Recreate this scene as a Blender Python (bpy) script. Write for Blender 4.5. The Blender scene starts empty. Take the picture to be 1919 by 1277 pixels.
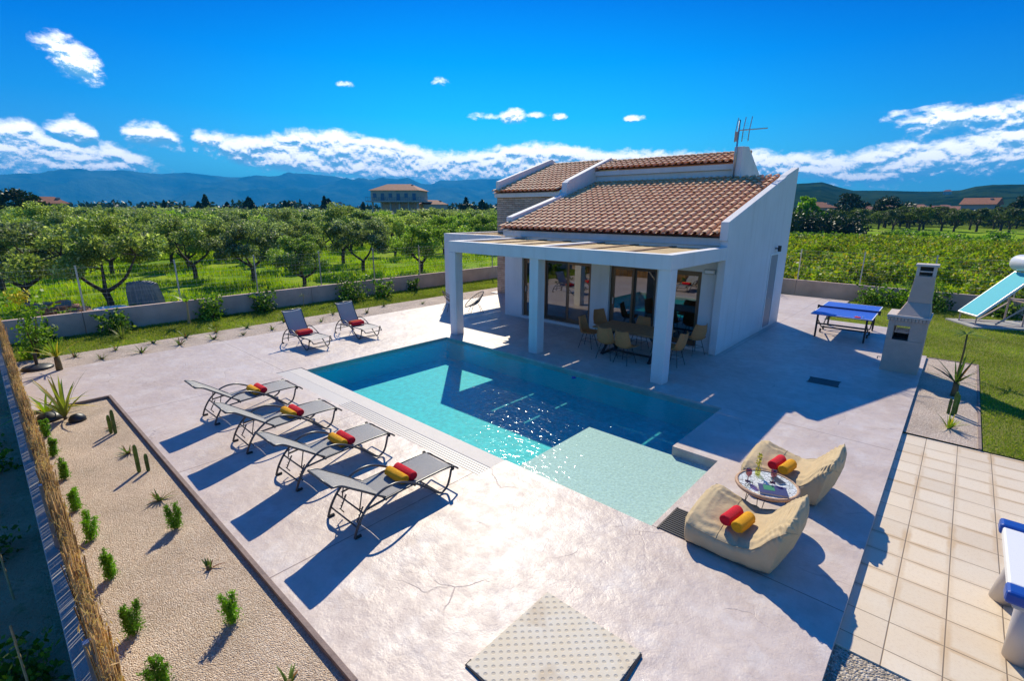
import bpy, math, random
import numpy as np
from mathutils import Vector, Matrix, Euler, noise
random.seed(7); rng = np.random.default_rng(7)
R = math.radians
scene = bpy.context.scene
C = scene.collection

# ------------------------------------------------------------------ camera
cam_d = bpy.data.cameras.new("Camera"); cam = bpy.data.objects.new("Camera", cam_d); C.objects.link(cam)
cam_d.sensor_width = 36; cam_d.lens = 17.315; cam_d.clip_start = 0.05; cam_d.clip_end = 30000
rt = Vector((0.74104416, 0.67144328, 0.00418116)); up = Vector((-0.1736798, 0.18566068, 0.96714293)); fw = Vector((-0.64860534, 0.7174218, -0.25419889))
cam.matrix_world = Matrix(((rt.x, up.x, -fw.x, 0), (rt.y, up.y, -fw.y, 0), (rt.z, up.z, -fw.z, 3.7), (0, 0, 0, 1)))
scene.camera = cam
YAW = 132.116  # heading of the view, degrees from +x

# ------------------------------------------------------------------ colour management
scene.view_settings.view_transform = 'Standard'; scene.view_settings.look = 'None'
scene.view_settings.exposure = 0.42; scene.view_settings.gamma = 1
scene.render.engine = 'CYCLES'
scene.cycles.use_denoising = True
scene.cycles.max_bounces = 8; scene.cycles.diffuse_bounces = 3; scene.cycles.glossy_bounces = 3
scene.cycles.transmission_bounces = 4; scene.cycles.transparent_max_bounces = 8; scene.cycles.volume_bounces = 0
scene.cycles.caustics_reflective = False; scene.cycles.caustics_refractive = False
scene.cycles.sample_clamp_indirect = 4

# ------------------------------------------------------------------ sun + sky
SUN_AZ, SUN_EL = 135.5, 39.5
sv = Vector((math.cos(R(SUN_EL))*math.cos(R(SUN_AZ)), math.cos(R(SUN_EL))*math.sin(R(SUN_AZ)), math.sin(R(SUN_EL))))
sd = bpy.data.lights.new("Sun", 'SUN'); sd.energy = 4.6; sd.angle = R(0.5); sd.color = (1.0, .91, .71)
so = bpy.data.objects.new("Sun", sd); C.objects.link(so); so.rotation_euler = (-sv).to_track_quat('-Z', 'Y').to_euler(); so.location = (0, 0, 60)

class NT:
    """small node-tree builder"""
    def __init__(s, tree): s.t = tree; s.n = tree.nodes; s.l = tree.links
    def new(s, typ, **kw):
        nd = s.n.new(typ)
        for k, v in kw.items(): setattr(nd, k, v)
        return nd
    def put(s, sock, v):
        if hasattr(v, 'is_output') or isinstance(v, bpy.types.NodeSocket): s.l.new(v, sock)
        elif isinstance(v, (tuple, list)) and len(v) == 3 and sock.type == 'RGBA': sock.default_value = (*v, 1)
        else: sock.default_value = v
    def m(s, op, a, b=None, c=None, clamp=False):
        nd = s.new('ShaderNodeMath', operation=op, use_clamp=clamp)
        s.put(nd.inputs[0], a)
        if b is not None: s.put(nd.inputs[1], b)
        if c is not None: s.put(nd.inputs[2], c)
        return nd.outputs[0]
    def mix(s, f, a, b, bt='MIX'):
        nd = s.new('ShaderNodeMix', data_type='RGBA', blend_type=bt)
        s.put(nd.inputs[0], f); s.put(nd.inputs[6], a); s.put(nd.inputs[7], b); return nd.outputs[2]
    def noise(s, vec, scale, detail=3, rough=.55, dist=0, out=0):
        nd = s.new('ShaderNodeTexNoise'); 
        if vec is not None: s.l.new(vec, nd.inputs['Vector'])
        nd.inputs['Scale'].default_value = scale; nd.inputs['Detail'].default_value = detail
        nd.inputs['Roughness'].default_value = rough; nd.inputs['Distortion'].default_value = dist
        return nd.outputs[out]
    def vor(s, vec, scale, feature='F1', out='Distance', rand=1):
        nd = s.new('ShaderNodeTexVoronoi', feature=feature)
        if vec is not None: s.l.new(vec, nd.inputs['Vector'])
        nd.inputs['Scale'].default_value = scale
        if 'Randomness' in nd.inputs: nd.inputs['Randomness'].default_value = rand
        return nd.outputs[out]
    def mr(s, v, a, b, c=0., d=1., smooth=False):
        nd = s.new('ShaderNodeMapRange'); nd.clamp = True
        if smooth: nd.interpolation_type = 'SMOOTHSTEP'
        s.put(nd.inputs[0], v)
        for i, q in enumerate((a, b, c, d)): s.put(nd.inputs[1+i], q)
        return nd.outputs[0]
    def ramp(s, v, stops, interp='LINEAR'):
        nd = s.new('ShaderNodeValToRGB'); s.put(nd.inputs[0], v); cr = nd.color_ramp; cr.interpolation = interp
        while len(cr.elements) > 1: cr.elements.remove(cr.elements[-1])
        cr.elements[0].position = stops[0][0]; cr.elements[0].color = (*stops[0][1], 1)
        for p_, c_ in stops[1:]:
            e = cr.elements.new(p_); e.color = (*c_, 1)
        return nd.outputs[0]
    def vec(s, x, y, z):
        nd = s.new('ShaderNodeCombineXYZ'); s.put(nd.inputs[0], x); s.put(nd.inputs[1], y); s.put(nd.inputs[2], z); return nd.outputs[0]

world = bpy.data.worlds.new("World"); scene.world = world; world.use_nodes = True
W = NT(world.node_tree); W.n.clear()
wout = W.new('ShaderNodeOutputWorld'); bg = W.new('ShaderNodeBackground'); bg.inputs[1].default_value = 0.1
sky = W.new('ShaderNodeTexSky', sky_type='NISHITA'); sky.sun_disc = False
sky.sun_elevation = R(SUN_EL); sky.sun_rotation = R(90 - SUN_AZ); sky.air_density = 1; sky.dust_density = 0.3; sky.ozone_density = 3
tc = W.new('ShaderNodeTexCoord'); sep = W.new('ShaderNodeSeparateXYZ'); W.l.new(tc.outputs['Generated'], sep.inputs[0])
dx, dy, dz = sep.outputs
# heading relative to the view direction (degrees, right positive) and elevation: directions in the sky, so clouds stay put
cyw, syw = math.cos(R(YAW)), math.sin(R(YAW))
fwd = W.m('ADD', W.m('MULTIPLY', dx, cyw), W.m('MULTIPLY', dy, syw))
rgt = W.m('SUBTRACT', W.m('MULTIPLY', dx, syw), W.m('MULTIPLY', dy, cyw))
az = W.m('MULTIPLY', W.m('ARCTAN2', rgt, fwd), 57.29578); el = W.m('MULTIPLY', W.m('ARCSINE', dz), 57.29578)
BAND1 = [(-45.77, 6.06, 2.61, 1), (-44.01, 6.37, 2.83, 1), (-42.59, 6.8, 2.9, 1), (-41.51, 5.85, 2.97, 0.95), (-39.46, 5.3, 3.17, 0.9), (-37.17, 5.22, 3.19, 0.9), (-35.07, 4.17, 3.3, 0.8), (-33.78, 3.5, 3.18, 0.5), (-32.56, 3.42, 3.23, 0), (-31.59, 6.79, 6.24, 0), (-31.02, 6.93, 6.0, 0.9), (-29.54, 6.86, 5.54, 0.9), (-27.81, 6.5, 4.87, 1), (-25.0, 6.87, 3.9, 1), (-22.03, 7.53, 3.8, 1), (-19.0, 7.59, 3.57, 1.05), (-14.8, 7.16, 3.3, 1.05), (-12.61, 7.24, 3.17, 1), (-9.31, 6.11, 3.0, 1), (-5.3, 5.91, 3.27, 1), (-0.64, 6.66, 3.53, 1.1), (2.84, 6.88, 3.65, 1.1), (9.76, 6.18, 3.63, 1), (19.04, 5.81, 3.52, 0.9), (25.05, 5.6, 2.99, 0.95), (28.76, 5.34, 3.59, 0.95), (33.09, 4.85, 2.56, 0.9), (34.97, 5.56, 2.51, 0.9), (38.61, 5.74, 3.41, 0.95), (43.94, 6.4, 3.6, 0.9), (45.95, 6.18, 4.29, 0.9)]
BAND2 = [(-42.23, 6.26, 6.22, 0), (-40.85, 6.88, 5.74, 0.8), (-39.46, 7.27, 5.61, 1), (-38.22, 6.45, 5.73, 0.7), (-37.9, 6.27, 6.18, 0), (-36.99, 6.35, 6.26, 0), (-36.16, 6.93, 5.89, 0.9), (-33.98, 7.48, 5.88, 0.9), (-32.53, 6.5, 5.86, 0.9), (-31.68, 6.11, 5.97, 0), (33.39, 8.13, 8.0, 0), (34.75, 8.09, 7.75, 0.6), (36.46, 7.93, 7.16, 0.9), (38.86, 8.26, 6.94, 1), (41.48, 8.19, 6.93, 1), (43.54, 8.31, 6.71, 1), (45.55, 8.23, 6.56, 1)]
BLOBS = [(-39.0, 11.79, 1.75, 1.35), (0.1, 9.77, 1.2, 0.6), (-3.22, 9.74, 1.4, 0.35), (2.7, 9.92, 1.3, 0.3), (4.9, 9.7, 0.7, 0.35), (12.9, 9.37, 1.1, 0.3), (-7.6, 12.83, 0.8, 0.4), (-17.07, 12.17, 0.8, 0.3)]
azn = W.mr(az, -50, 50)
def clouds(el_s):
    """cloud density with everything looked up at elevation el_s"""
    p = W.vec(W.m('MULTIPLY', az, .1), W.m('MULTIPLY', el_s, .16), 0.0)
    big = W.noise(p, 4.6, 8, .64, .15); wis = W.noise(p, 1.1, 4, .6)
    d = None
    for band in (BAND1, BAND2):
        r = W.ramp(azn, [((a+50)/100, (t/20, b/20, s_*.8)) for a, t, b, s_ in band])
        sp = W.new('ShaderNodeSeparateColor'); W.l.new(r, sp.inputs[0])
        top = W.m('MULTIPLY', sp.outputs[0], 20); bot = W.m('MULTIPLY', sp.outputs[1], 20); st = W.m('MULTIPLY', sp.outputs[2], 1.25)
        a = W.m('MULTIPLY', W.m('SUBTRACT', top, el_s), 1.1, clamp=False)
        b = W.m('MULTIPLY', W.m('SUBTRACT', el_s, bot), .8)
        k = W.m('MINIMUM', W.m('MINIMUM', W.m('ADD', a, .25), W.m('ADD', b, .35)), .75)
        k = W.m('SUBTRACT', W.m('MULTIPLY', k, st), W.m('MULTIPLY', W.m('SUBTRACT', 1, st), .6))
        d = k if d is None else W.m('MAXIMUM', d, k)
    for (a0, e0, ra, re) in BLOBS:
        u = W.m('DIVIDE', W.m('SUBTRACT', az, a0), ra); v = W.m('DIVIDE', W.m('SUBTRACT', el_s, e0), re)
        if ra > 1.7: v = W.m('ADD', v, W.m('MULTIPLY', u, .45))
        q = W.m('MULTIPLY', W.m('SUBTRACT', 1, W.m('ADD', W.m('MULTIPLY', u, u), W.m('MULTIPLY', v, v))), .5 if ra > 1.7 else .4)
        d = W.m('MAXIMUM', d, q)
    near = W.mr(d, -1.1, -.45); d = W.m('ADD', d, W.m('MULTIPLY', W.m('SUBTRACT', big, .5), 2.6))
    return W.m('SUBTRACT', W.m('ADD', d, W.m('MULTIPLY', W.m('SUBTRACT', wis, .5), 1.0)), W.m('MULTIPLY', W.m('SUBTRACT', 1, near), 3))
d0 = clouds(el); d1 = clouds(W.m('ADD', el, .38))
alpha = W.mr(d0, -.34, .62, smooth=True)
lit = W.m('ADD', .56, W.m('MULTIPLY', W.m('SUBTRACT', d0, d1), 2.1), clamp=True)
ccol = W.ramp(lit, [(0, (1.6, 4.4, 7.0)), (.35, (4.5, 7.0, 9.6)), (.6, (11, 11.5, 12)), (1, (16, 15.6, 15.2))])
# sky hue: clear deep Mediterranean blue, paler towards the horizon; unseen zenith raised as blue fill
tint = W.ramp(W.mr(el, -2, 70), [(0, (.22, .98, 1.10)), (.09, (.14, .86, 1.08)), (.16, (.03, .72, 1.06)), (.23, (.0, .54, 1.04)), (.31, (.0, .30, .86)), (.6, (.0, .46, 1.15)), (1, (.0, .48, 1.2))])
side = W.mr(W.m('ABSOLUTE', az), 8, 48, smooth=True); tint = W.mix(side, tint, W.mix(1.0, tint, (1, .64, .86), 'MULTIPLY'))
back = W.mr(W.m('ABSOLUTE', az), 58, 105, smooth=True); tint = W.mix(back, tint, (.08, .80, 1.55))  # sky behind the view brightened, unseen, to add blue fill on shaded faces
skyc = W.mix(1.0, sky.outputs[0], tint, 'MULTIPLY')
full = W.mix(alpha, skyc, ccol)
W.l.new(full, bg.inputs[0]); W.l.new(bg.outputs[0], wout.inputs[0])

# ------------------------------------------------------------------ materials
def mat(name, col, rough=.6, var=0, vscale=8, bump=0, bscale=40, spec=.5, metal=0, island=0, coord='Object', detail=4, col2=None):
    m = bpy.data.materials.new(name); m.use_nodes = True; N = NT(m.node_tree)
    b = m.node_tree.nodes['Principled BSDF']; tcn = N.new('ShaderNodeTexCoord').outputs[coord]
    c = N.mix(0, col, col)
    if var or col2:
        f = N.mr(N.noise(tcn, vscale, detail), .3, .7)
        c2 = col2 if col2 else tuple(x*(1-var) for x in col); c = N.mix(f, col, c2)
    if island:
        g = N.new('ShaderNodeNewGeometry'); f = N.mr(g.outputs['Random Per Island'], 0, 1, 1-island, 1+island)
        c = N.mix(1, c, N.vec(f, f, f), 'MULTIPLY')
    N.put(b.inputs['Base Color'], c); b.inputs['Roughness'].default_value = rough; b.inputs['Metallic'].default_value = metal
    b.inputs['Specular IOR Level'].default_value = spec
    if bump:
        bn = N.new('ShaderNodeBump'); bn.inputs['Strength'].default_value = bump; bn.inputs['Distance'].default_value = .02
        N.l.new(N.noise(tcn, bscale, 4), bn.inputs['Height']); N.l.new(bn.outputs[0], b.inputs['Normal'])
    return m

def leafmat(name, c1, c2, c3=None, trans=.35, rough=.5, scale=.6, lo=.75, hi=1.2):
    m = bpy.data.materials.new(name); m.use_nodes = True; N = NT(m.node_tree); N.n.clear()
    out = N.new('ShaderNodeOutputMaterial'); g = N.new('ShaderNodeNewGeometry'); oi = N.new('ShaderNodeObjectInfo')
    f = g.outputs['Random Per Island']; c = N.mix(f, c1, c2)
    if c3: c = N.mix(N.mr(f, .82, .9), c, c3)
    k = N.mr(oi.outputs['Random'], 0, 1, lo, hi); c = N.mix(1, c, N.vec(k, k, N.mr(oi.outputs['Random'], 0, 1, 1.1, .8)), 'MULTIPLY')
    tcn = N.new('ShaderNodeTexCoord').outputs['Object']; q = N.mr(N.noise(tcn, scale, 2), .35, .65, .7, 1.3)
    c = N.mix(1, c, N.vec(q, q, q), 'MULTIPLY')
    p = N.new('ShaderNodeBsdfPrincipled'); N.put(p.inputs['Base Color'], c); p.inputs['Roughness'].default_value = rough; p.inputs['Specular IOR Level'].default_value = .3
    t = N.new('ShaderNodeBsdfTranslucent'); ct = N.mix(1, c, (1.25, 1.35, .5), 'MULTIPLY'); N.put(t.inputs[0], ct)
    mx = N.new('ShaderNodeMixShader'); mx.inputs[0].default_value = trans
    N.l.new(p.outputs[0], mx.inputs[1]); N.l.new(t.outputs[0], mx.inputs[2]); N.l.new(mx.outputs[0], out.inputs[0]); return m

M = {}
M['white'] = mat('white_render', (.72, .70, .70), .75, var=.05, vscale=1.2, bump=.25, bscale=60)
def f_render(N, b, tcn, m):
    mp = N.new('ShaderNodeMapping'); mp.inputs['Scale'].default_value = (5, 5, .35); N.l.new(tcn, mp.inputs[0])
    s = N.new('ShaderNodeSeparateXYZ'); N.l.new(tcn, s.inputs[0])
    streak = N.m('MULTIPLY', N.mr(N.noise(mp.outputs[0], 1, 4, .6), .5, .75), .22)
    base = N.m('MULTIPLY', N.mr(N.m('ADD', s.outputs[2], N.m('MULTIPLY', N.noise(tcn, 6, 4), .25)), .10, .34, 1, 0), .35)
    c = N.mix(N.mr(N.noise(tcn, 1.2, 5), .3, .7), (.73, .71, .70), (.66, .64, .63)); c = N.mix(N.m('MAXIMUM', streak, base), c, (.40, .34, .28)); N.put(b.inputs['Base Color'], c)
    bumpto(N, b, N.m('ADD', N.noise(tcn, 60, 4), N.m('MULTIPLY', N.noise(tcn, 5, 3), .6)), .3, .02)
M['white_frame'] = mat('white_paint', (.78, .77, .76), .45)
M['frame'] = mat('bronze_aluminium', (.17, .10, .055), .4, metal=.3)
M['darkframe'] = mat('dark_bronze', (.05, .035, .025), .4)
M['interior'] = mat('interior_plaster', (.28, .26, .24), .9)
M['metal'] = mat('anthracite_tube', (.10, .10, .10), .35, metal=.6)
M['black'] = mat('black_metal', (.02, .02, .022), .4)
M['steel'] = mat('galvanised_steel', (.42, .45, .47), .35, metal=.8, var=.2, vscale=15)
M['rubber'] = mat('black_rubber', (.02, .02, .02), .8)
M['red'] = mat('red_towel', (.90, .008, .03), .95, var=.25, vscale=60, bump=.9, bscale=160)
M['yellow'] = mat('yellow_towel', (1.0, .46, .006), .95, var=.2, vscale=60, bump=.9, bscale=160)
M['orange'] = mat('orange_towel', (.85, .14, .03), .95, var=.2, vscale=60, bump=.9, bscale=160)
M['beige'] = mat('beige_canvas', (.54, .41, .235), .85, var=.10, vscale=9, bump=.5, bscale=14)
M['piping'] = mat('beige_piping', (.40, .31, .19), .8)
M['straw'] = mat('bamboo_mat', (.58, .38, .16), .8, var=.4, vscale=30, bump=.5, bscale=60)
M['wicker'] = mat('rattan', (.72, .28, .09), .7, var=.35, vscale=50, bump=.6, bscale=120)
M['rattan_grey'] = mat('weathered_rattan', (.33, .24, .16), .7, var=.3, vscale=40)
M['wood'] = mat('table_wood', (.42, .18, .07), .55, var=.4, vscale=12, bump=.2, bscale=30)
M['blue_top'] = mat('blue_playing_surface', (.01, .10, .55), .45)
M['white_line'] = mat('white_line', (.8, .8, .8), .6)
M['bark'] = mat('bark', (.085, .065, .05), .95, var=.5, vscale=9, bump=1, bscale=18)
M['stem'] = mat('plant_stem', (.16, .12, .05), .9, var=.3)
M['bbq'] = mat('barbecue_plaster', (.54, .40, .32), .85, var=.12, vscale=6, bump=.3, bscale=50)
M['bbq_cap'] = mat('barbecue_stone_ledge', (.58, .50, .45), .6, var=.1)
M['soot'] = mat('soot', (.03, .03, .03), .95)
M['wall_conc'] = mat('garden_wall_render', (.62, .44, .35), .9, var=.3, vscale=1.5, bump=.4, bscale=30)
M['concrete'] = mat('bare_concrete', (.42, .40, .37), .9, var=.25, vscale=4, bump=.4, bscale=50)
M['kerb'] = mat('kerb_concrete', (.30, .22, .19), .9, var=.3, vscale=9, bump=.4, bscale=50)
M['grate_white'] = mat('pale_grating', (.50, .46, .43), .5)
M['terra'] = mat('terracotta_far', (.36, .13, .07), .85, var=.3, vscale=2)
M['farwall'] = mat('far_render', (.42, .38, .30), .85, var=.1, vscale=1)
M['farwall_blue'] = mat('far_shaded_render', (.42, .45, .42), .85, var=.1, vscale=1)
M['shutter'] = mat('blue_shutter', (.05, .14, .22), .6)
M['farpink'] = mat('pink_render', (.50, .36, .30), .85)
M['glasspink'] = None
M['pool_floor'] = mat('pool_plaster_light_mottle', (.003, .58, .58), .7, var=.32, vscale=9, detail=3)  # mottled colour imitates caustic light rippling over the pool floor
M['pool_wall'] = mat('pool_wall_plaster', (.003, .55, .57), .7, var=.12, vscale=3)
M['shelf'] = mat('shallow_shelf_plaster', (.80, .66, .58), .7, var=.28, vscale=26, bump=.5, bscale=20)  # colour speckle stands in for light rippling on the shallow water
M['coping'] = mat('pale_coping', (.56, .51, .47), .6, var=.08, vscale=5, bump=.3, bscale=60)
M['solar'] = mat('solar_glass', (.10, .52, .60), .6, spec=.05)  # sky reflection put into the base colour, specular nearly off
M['tank'] = mat('white_enamel', (.72, .72, .74), .25)
M['cloth_blue'] = mat('blue_cloth', (.02, .03, .45), .9)
M['plast_blue'] = mat('blue_plastic', (.01, .07, .35), .35)
M['graytile'] = mat('grey_laminate', (.50, .46, .45), .5)
M['pebble'] = mat('black_dome_rubber', (.02, .022, .025), .45)
M['sling'] = mat('grey_mesh_sling', (.31, .30, .29), .6, bump=.5, bscale=400)
M['sling_light'] = mat('pale_mesh_sling', (.48, .44, .39), .6, bump=.5, bscale=400)
M['stonepile'] = mat('rubble', (.40, .34, .27), .9, var=.4, vscale=5, bump=.8, bscale=12)
M['tilepile'] = mat('old_tiles', (.42, .20, .13), .9, var=.4, vscale=6)
M['tarp'] = mat('grey_sheeting', (.26, .27, .30), .6, var=.3, vscale=5)
M['paper'] = mat('white_paper', (.75, .75, .73), .7)
M['green_print'] = mat('green_print', (.01, .20, .09), .5)
M['navy_print'] = mat('navy_print', (.01, .02, .12), .5)
M['flower'] = mat('yellow_petals', (.75, .62, .02), .6)
M['rimwood'] = mat('table_rim_rattan', (.58, .34, .20), .6, var=.3, vscale=40, bump=.5, bscale=80)

M['olive'] = leafmat('olive_leaves', (.14, .20, .06), (.29, .35, .15), (.52, .56, .36), .52)
M['olive_bright'] = leafmat('young_olive_leaves', (.13, .24, .04), (.26, .36, .08), (.42, .48, .22), .5)
M['olive_dark'] = leafmat('dark_olive_leaves', (.055, .085, .02), (.12, .16, .045), (.24, .27, .12), .35)  # darker leaf colour for the olives on the right
M['dark_leaf'] = leafmat('dark_evergreen_leaves', (.012, .03, .010), (.03, .06, .016), None, .2)
M['lime_leaf'] = leafmat('lime_leaves', (.12, .25, .01), (.22, .36, .03), None, .45)
M['vine_leaf'] = leafmat('vine_leaves', (.15, .26, .006), (.38, .44, .02), (.46, .34, .03), .45, lo=.5, hi=1.25)
M['shrub_leaf'] = leafmat('shrub_leaves', (.05, .13, .012), (.15, .28, .03), (.34, .44, .05), .45)
M['shoot_leaf'] = leafmat('conifer_shoots', (.11, .30, .012), (.26, .48, .035), None, .45, scale=6)
M['yucca_leaf'] = leafmat('yucca_blades', (.14, .28, .03), (.36, .36, .04), (.55, .42, .05), .35, scale=3)
M['aloe_leaf'] = leafmat('aloe_blades', (.07, .16, .03), (.16, .22, .03), (.28, .10, .03), .3, scale=3)
M['cactus'] = leafmat('cactus_skin', (.10, .17, .03), (.13, .20, .04), None, .1, scale=10)
M['grass_blade'] = leafmat('grass_blades', (.20, .36, .006), (.38, .50, .015), (.50, .50, .06), .45, scale=.25)
M['lawn_blade'] = leafmat('lawn_blades', (.15, .22, .02), (.28, .33, .05), (.40, .36, .12), .4, scale=.6)
M['reed'] = leafmat('dry_reeds', (.62, .36, .10), (.85, .58, .22), (.40, .22, .07), .3, .8, scale=2)

def special(name, fn, rough=.7):
    m = bpy.data.materials.new(name); m.use_nodes = True; N = NT(m.node_tree)
    b = m.node_tree.nodes['Principled BSDF']; b.inputs['Roughness'].default_value = rough
    tcn = N.new('ShaderNodeTexCoord').outputs['Object']; fn(N, b, tcn, m); M[name] = m; return m
def bumpto(N, b, h, strength=.5, dist=.02):
    bn = N.new('ShaderNodeBump'); bn.inputs['Strength'].default_value = strength; bn.inputs['Distance'].default_value = dist
    N.put(bn.inputs['Height'], h); N.l.new(bn.outputs[0], b.inputs['Normal'])

def f_deck(N, b, tcn, m):
    n1 = N.noise(tcn, .55, 5, .6); n2 = N.noise(tcn, 5, 6, .65); n3 = N.noise(tcn, 45, 4, .6)
    c = N.mix(N.mr(n1, .35, .65), (.61, .51, .455), (.51, .41, .36))
    c = N.mix(N.m('MULTIPLY', N.mr(n2, .45, .75), .5), c, (.42, .32, .27))
    c = N.mix(N.m('MULTIPLY', N.mr(N.noise(tcn, 2.1, 5, .7), .5, .72), .45), c, (.72, .68, .66))
    c = N.mix(N.m('MULTIPLY', N.mr(n3, .58, .75), .35), c, (.36, .29, .26)); c = N.mix(N.m('MULTIPLY', N.mr(N.noise(tcn, 14, 5, .75), .56, .70), .4), c, (.40, .31, .26))
    # stamped seams: wandering voronoi borders, only here and there
    wp = N.new('ShaderNodeVectorMath', operation='ADD'); wn = N.noise(tcn, 1.6, 3, .5, out=1)
    sc = N.new('ShaderNodeVectorMath', operation='SCALE'); N.l.new(wn, sc.inputs[0]); sc.inputs['Scale'].default_value = .55
    N.l.new(tcn, wp.inputs[0]); N.l.new(sc.outputs[0], wp.inputs[1])
    e = N.vor(wp.outputs[0], 1.05, 'DISTANCE_TO_EDGE', 'Distance')
    here = N.mr(N.noise(tcn, 1.3, 2), .50, .60)
    seam = N.m('MULTIPLY', N.mr(e, 0, .011, 1, 0), here)
    # saw-cut control joints
    s = N.new('ShaderNodeSeparateXYZ'); N.l.new(tcn, s.inputs[0])
    def jl(coord, at, gate=None):
        k = N.mr(N.m('ABSOLUTE', N.m('SUBTRACT', coord, at)), .004, .009, 1, 0)
        if gate is not None: k = N.m('MULTIPLY', k, gate)
        return k
    y45 = N.m('LESS_THAN', s.outputs[1], 4.5); xl = N.m('LESS_THAN', s.outputs[0], -11.5)
    j = jl(s.outputs[0], -11.1, y45)
    for q in (jl(s.outputs[0], -7.9, y45), jl(s.outputs[0], -4.75, y45), jl(s.outputs[1], 4.61, xl), jl(s.outputs[1], 9.45, N.m('GREATER_THAN', s.outputs[0], -2.9)), jl(s.outputs[1], 5.03, N.m('GREATER_THAN', s.outputs[0], -2.3)), jl(s.outputs[0], -4.3, N.m('GREATER_THAN', s.outputs[1], 13.2)), jl(s.outputs[1], 16.9, N.m('GREATER_THAN', s.outputs[0], -4.4))):
        j = N.m('MAXIMUM', j, q)
    mk = N.m('MAXIMUM', N.m('MULTIPLY', seam, .36), N.m('MULTIPLY', j, .8))
    c = N.mix(mk, c, (.20, .13, .11)); N.put(b.inputs['Base Color'], c)
    N.put(b.inputs['Roughness'], N.mr(n2, .3, .7, .36, .54)); b.inputs['Specular IOR Level'].default_value = .42
    h = N.m('ADD', N.m('MULTIPLY', N.m('MULTIPLY', n2, N.mr(n1, .4, .6, .35, 1)), .9), N.m('MULTIPLY', n3, .14)); h = N.m('ADD', h, N.m('MULTIPLY', N.noise(tcn, 1.4, 3), 1.5))
    h = N.m('SUBTRACT', h, N.m('MULTIPLY', mk, .35)); bumpto(N, b, h, .5, .04)
special('deck', f_deck); special('white', f_render, .75)

def gravel(name, c1, c2, c3, scale=55):
    def f(N, b, tcn, m):
        v = N.new('ShaderNodeTexVoronoi'); N.l.new(tcn, v.inputs['Vector']); v.inputs['Scale'].default_value = scale
        sp = N.new('ShaderNodeSeparateColor'); N.l.new(v.outputs['Color'], sp.inputs[0])
        c = N.ramp(sp.outputs[0], [(0, c1), (.5, c2), (.9, c3), (1, c1)])
        k = N.mr(N.noise(tcn, 1.3, 4), .3, .7, .82, 1.12); c = N.mix(1, c, N.vec(k, k, k), 'MULTIPLY')
        N.put(b.inputs['Base Color'], c); b.inputs['Roughness'].default_value = .9; b.inputs['Specular IOR Level'].default_value = .2
        h = N.m('ADD', N.m('MULTIPLY', v.outputs['Distance'], -1.2), N.m('MULTIPLY', N.noise(tcn, 6, 5, .7), 2.2)); bumpto(N, b, h, 1, .016)
    return special(name, f)
gravel('gravel_warm', (.56, .40, .27), (.71, .54, .39), (.83, .70, .56), 95)
gravel('gravel_pink', (.50, .37, .29), (.65, .51, .41), (.80, .70, .60), 85)
gravel('gravel_grey', (.28, .24, .19), (.48, .40, .32), (.70, .62, .52), 50)

def f_tile(N, b, tcn, m):
    s = N.new('ShaderNodeSeparateXYZ'); N.l.new(tcn, s.inputs[0]); x, y = s.outputs[0], s.outputs[1]
    X = N.m('DIVIDE', N.m('ADD', x, .32), .405); Y = N.m('DIVIDE', N.m('SUBTRACT', y, .02), .405)
    fx = N.m('FRACT', X); fy = N.m('FRACT', Y)
    e = N.m('MINIMUM', N.m('MINIMUM', fx, N.m('SUBTRACT', 1, fx)), N.m('MINIMUM', fy, N.m('SUBTRACT', 1, fy)))
    cell = N.new('ShaderNodeTexWhiteNoise', noise_dimensions='3D'); N.l.new(N.vec(N.m('FLOOR', X), N.m('FLOOR', Y), 0.), cell.inputs[0])
    c = N.mix(cell.outputs[0], (.76, .63, .47), (.66, .54, .40))
    w = N.m('ADD', e, N.m('MULTIPLY', N.m('SUBTRACT', N.noise(tcn, 4.5, 3), .5), .14))
    rim = N.m('MULTIPLY', N.m('MULTIPLY', N.mr(w, .06, .13, 1, 0), .6), N.mr(N.noise(tcn, 1.1, 3), .38, .62)); c = N.mix(rim, c, (.52, .33, .15))
    c = N.mix(N.m('MULTIPLY', N.mr(N.noise(tcn, 1.7, 4), .45, .7), .35), c, (.72, .66, .56))
    c = N.mix(N.m('MULTIPLY', N.mr(N.noise(tcn, 40, 3), .5, .8), .25), c, (.45, .32, .2))
    g = N.mr(e, .007, .015, 1, 0); c = N.mix(g, c, (.24, .17, .11)); N.put(b.inputs['Base Color'], c)
    b.inputs['Roughness'].default_value = .6
    h = N.m('SUBTRACT', N.m('ADD', N.m('MULTIPLY', N.noise(tcn, 30, 4), .2), N.m('MULTIPLY', cell.outputs[0], .15)), N.m('MULTIPLY', g, .7)); bumpto(N, b, h, .6, .01)
special('paving_tile', f_tile)

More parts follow.
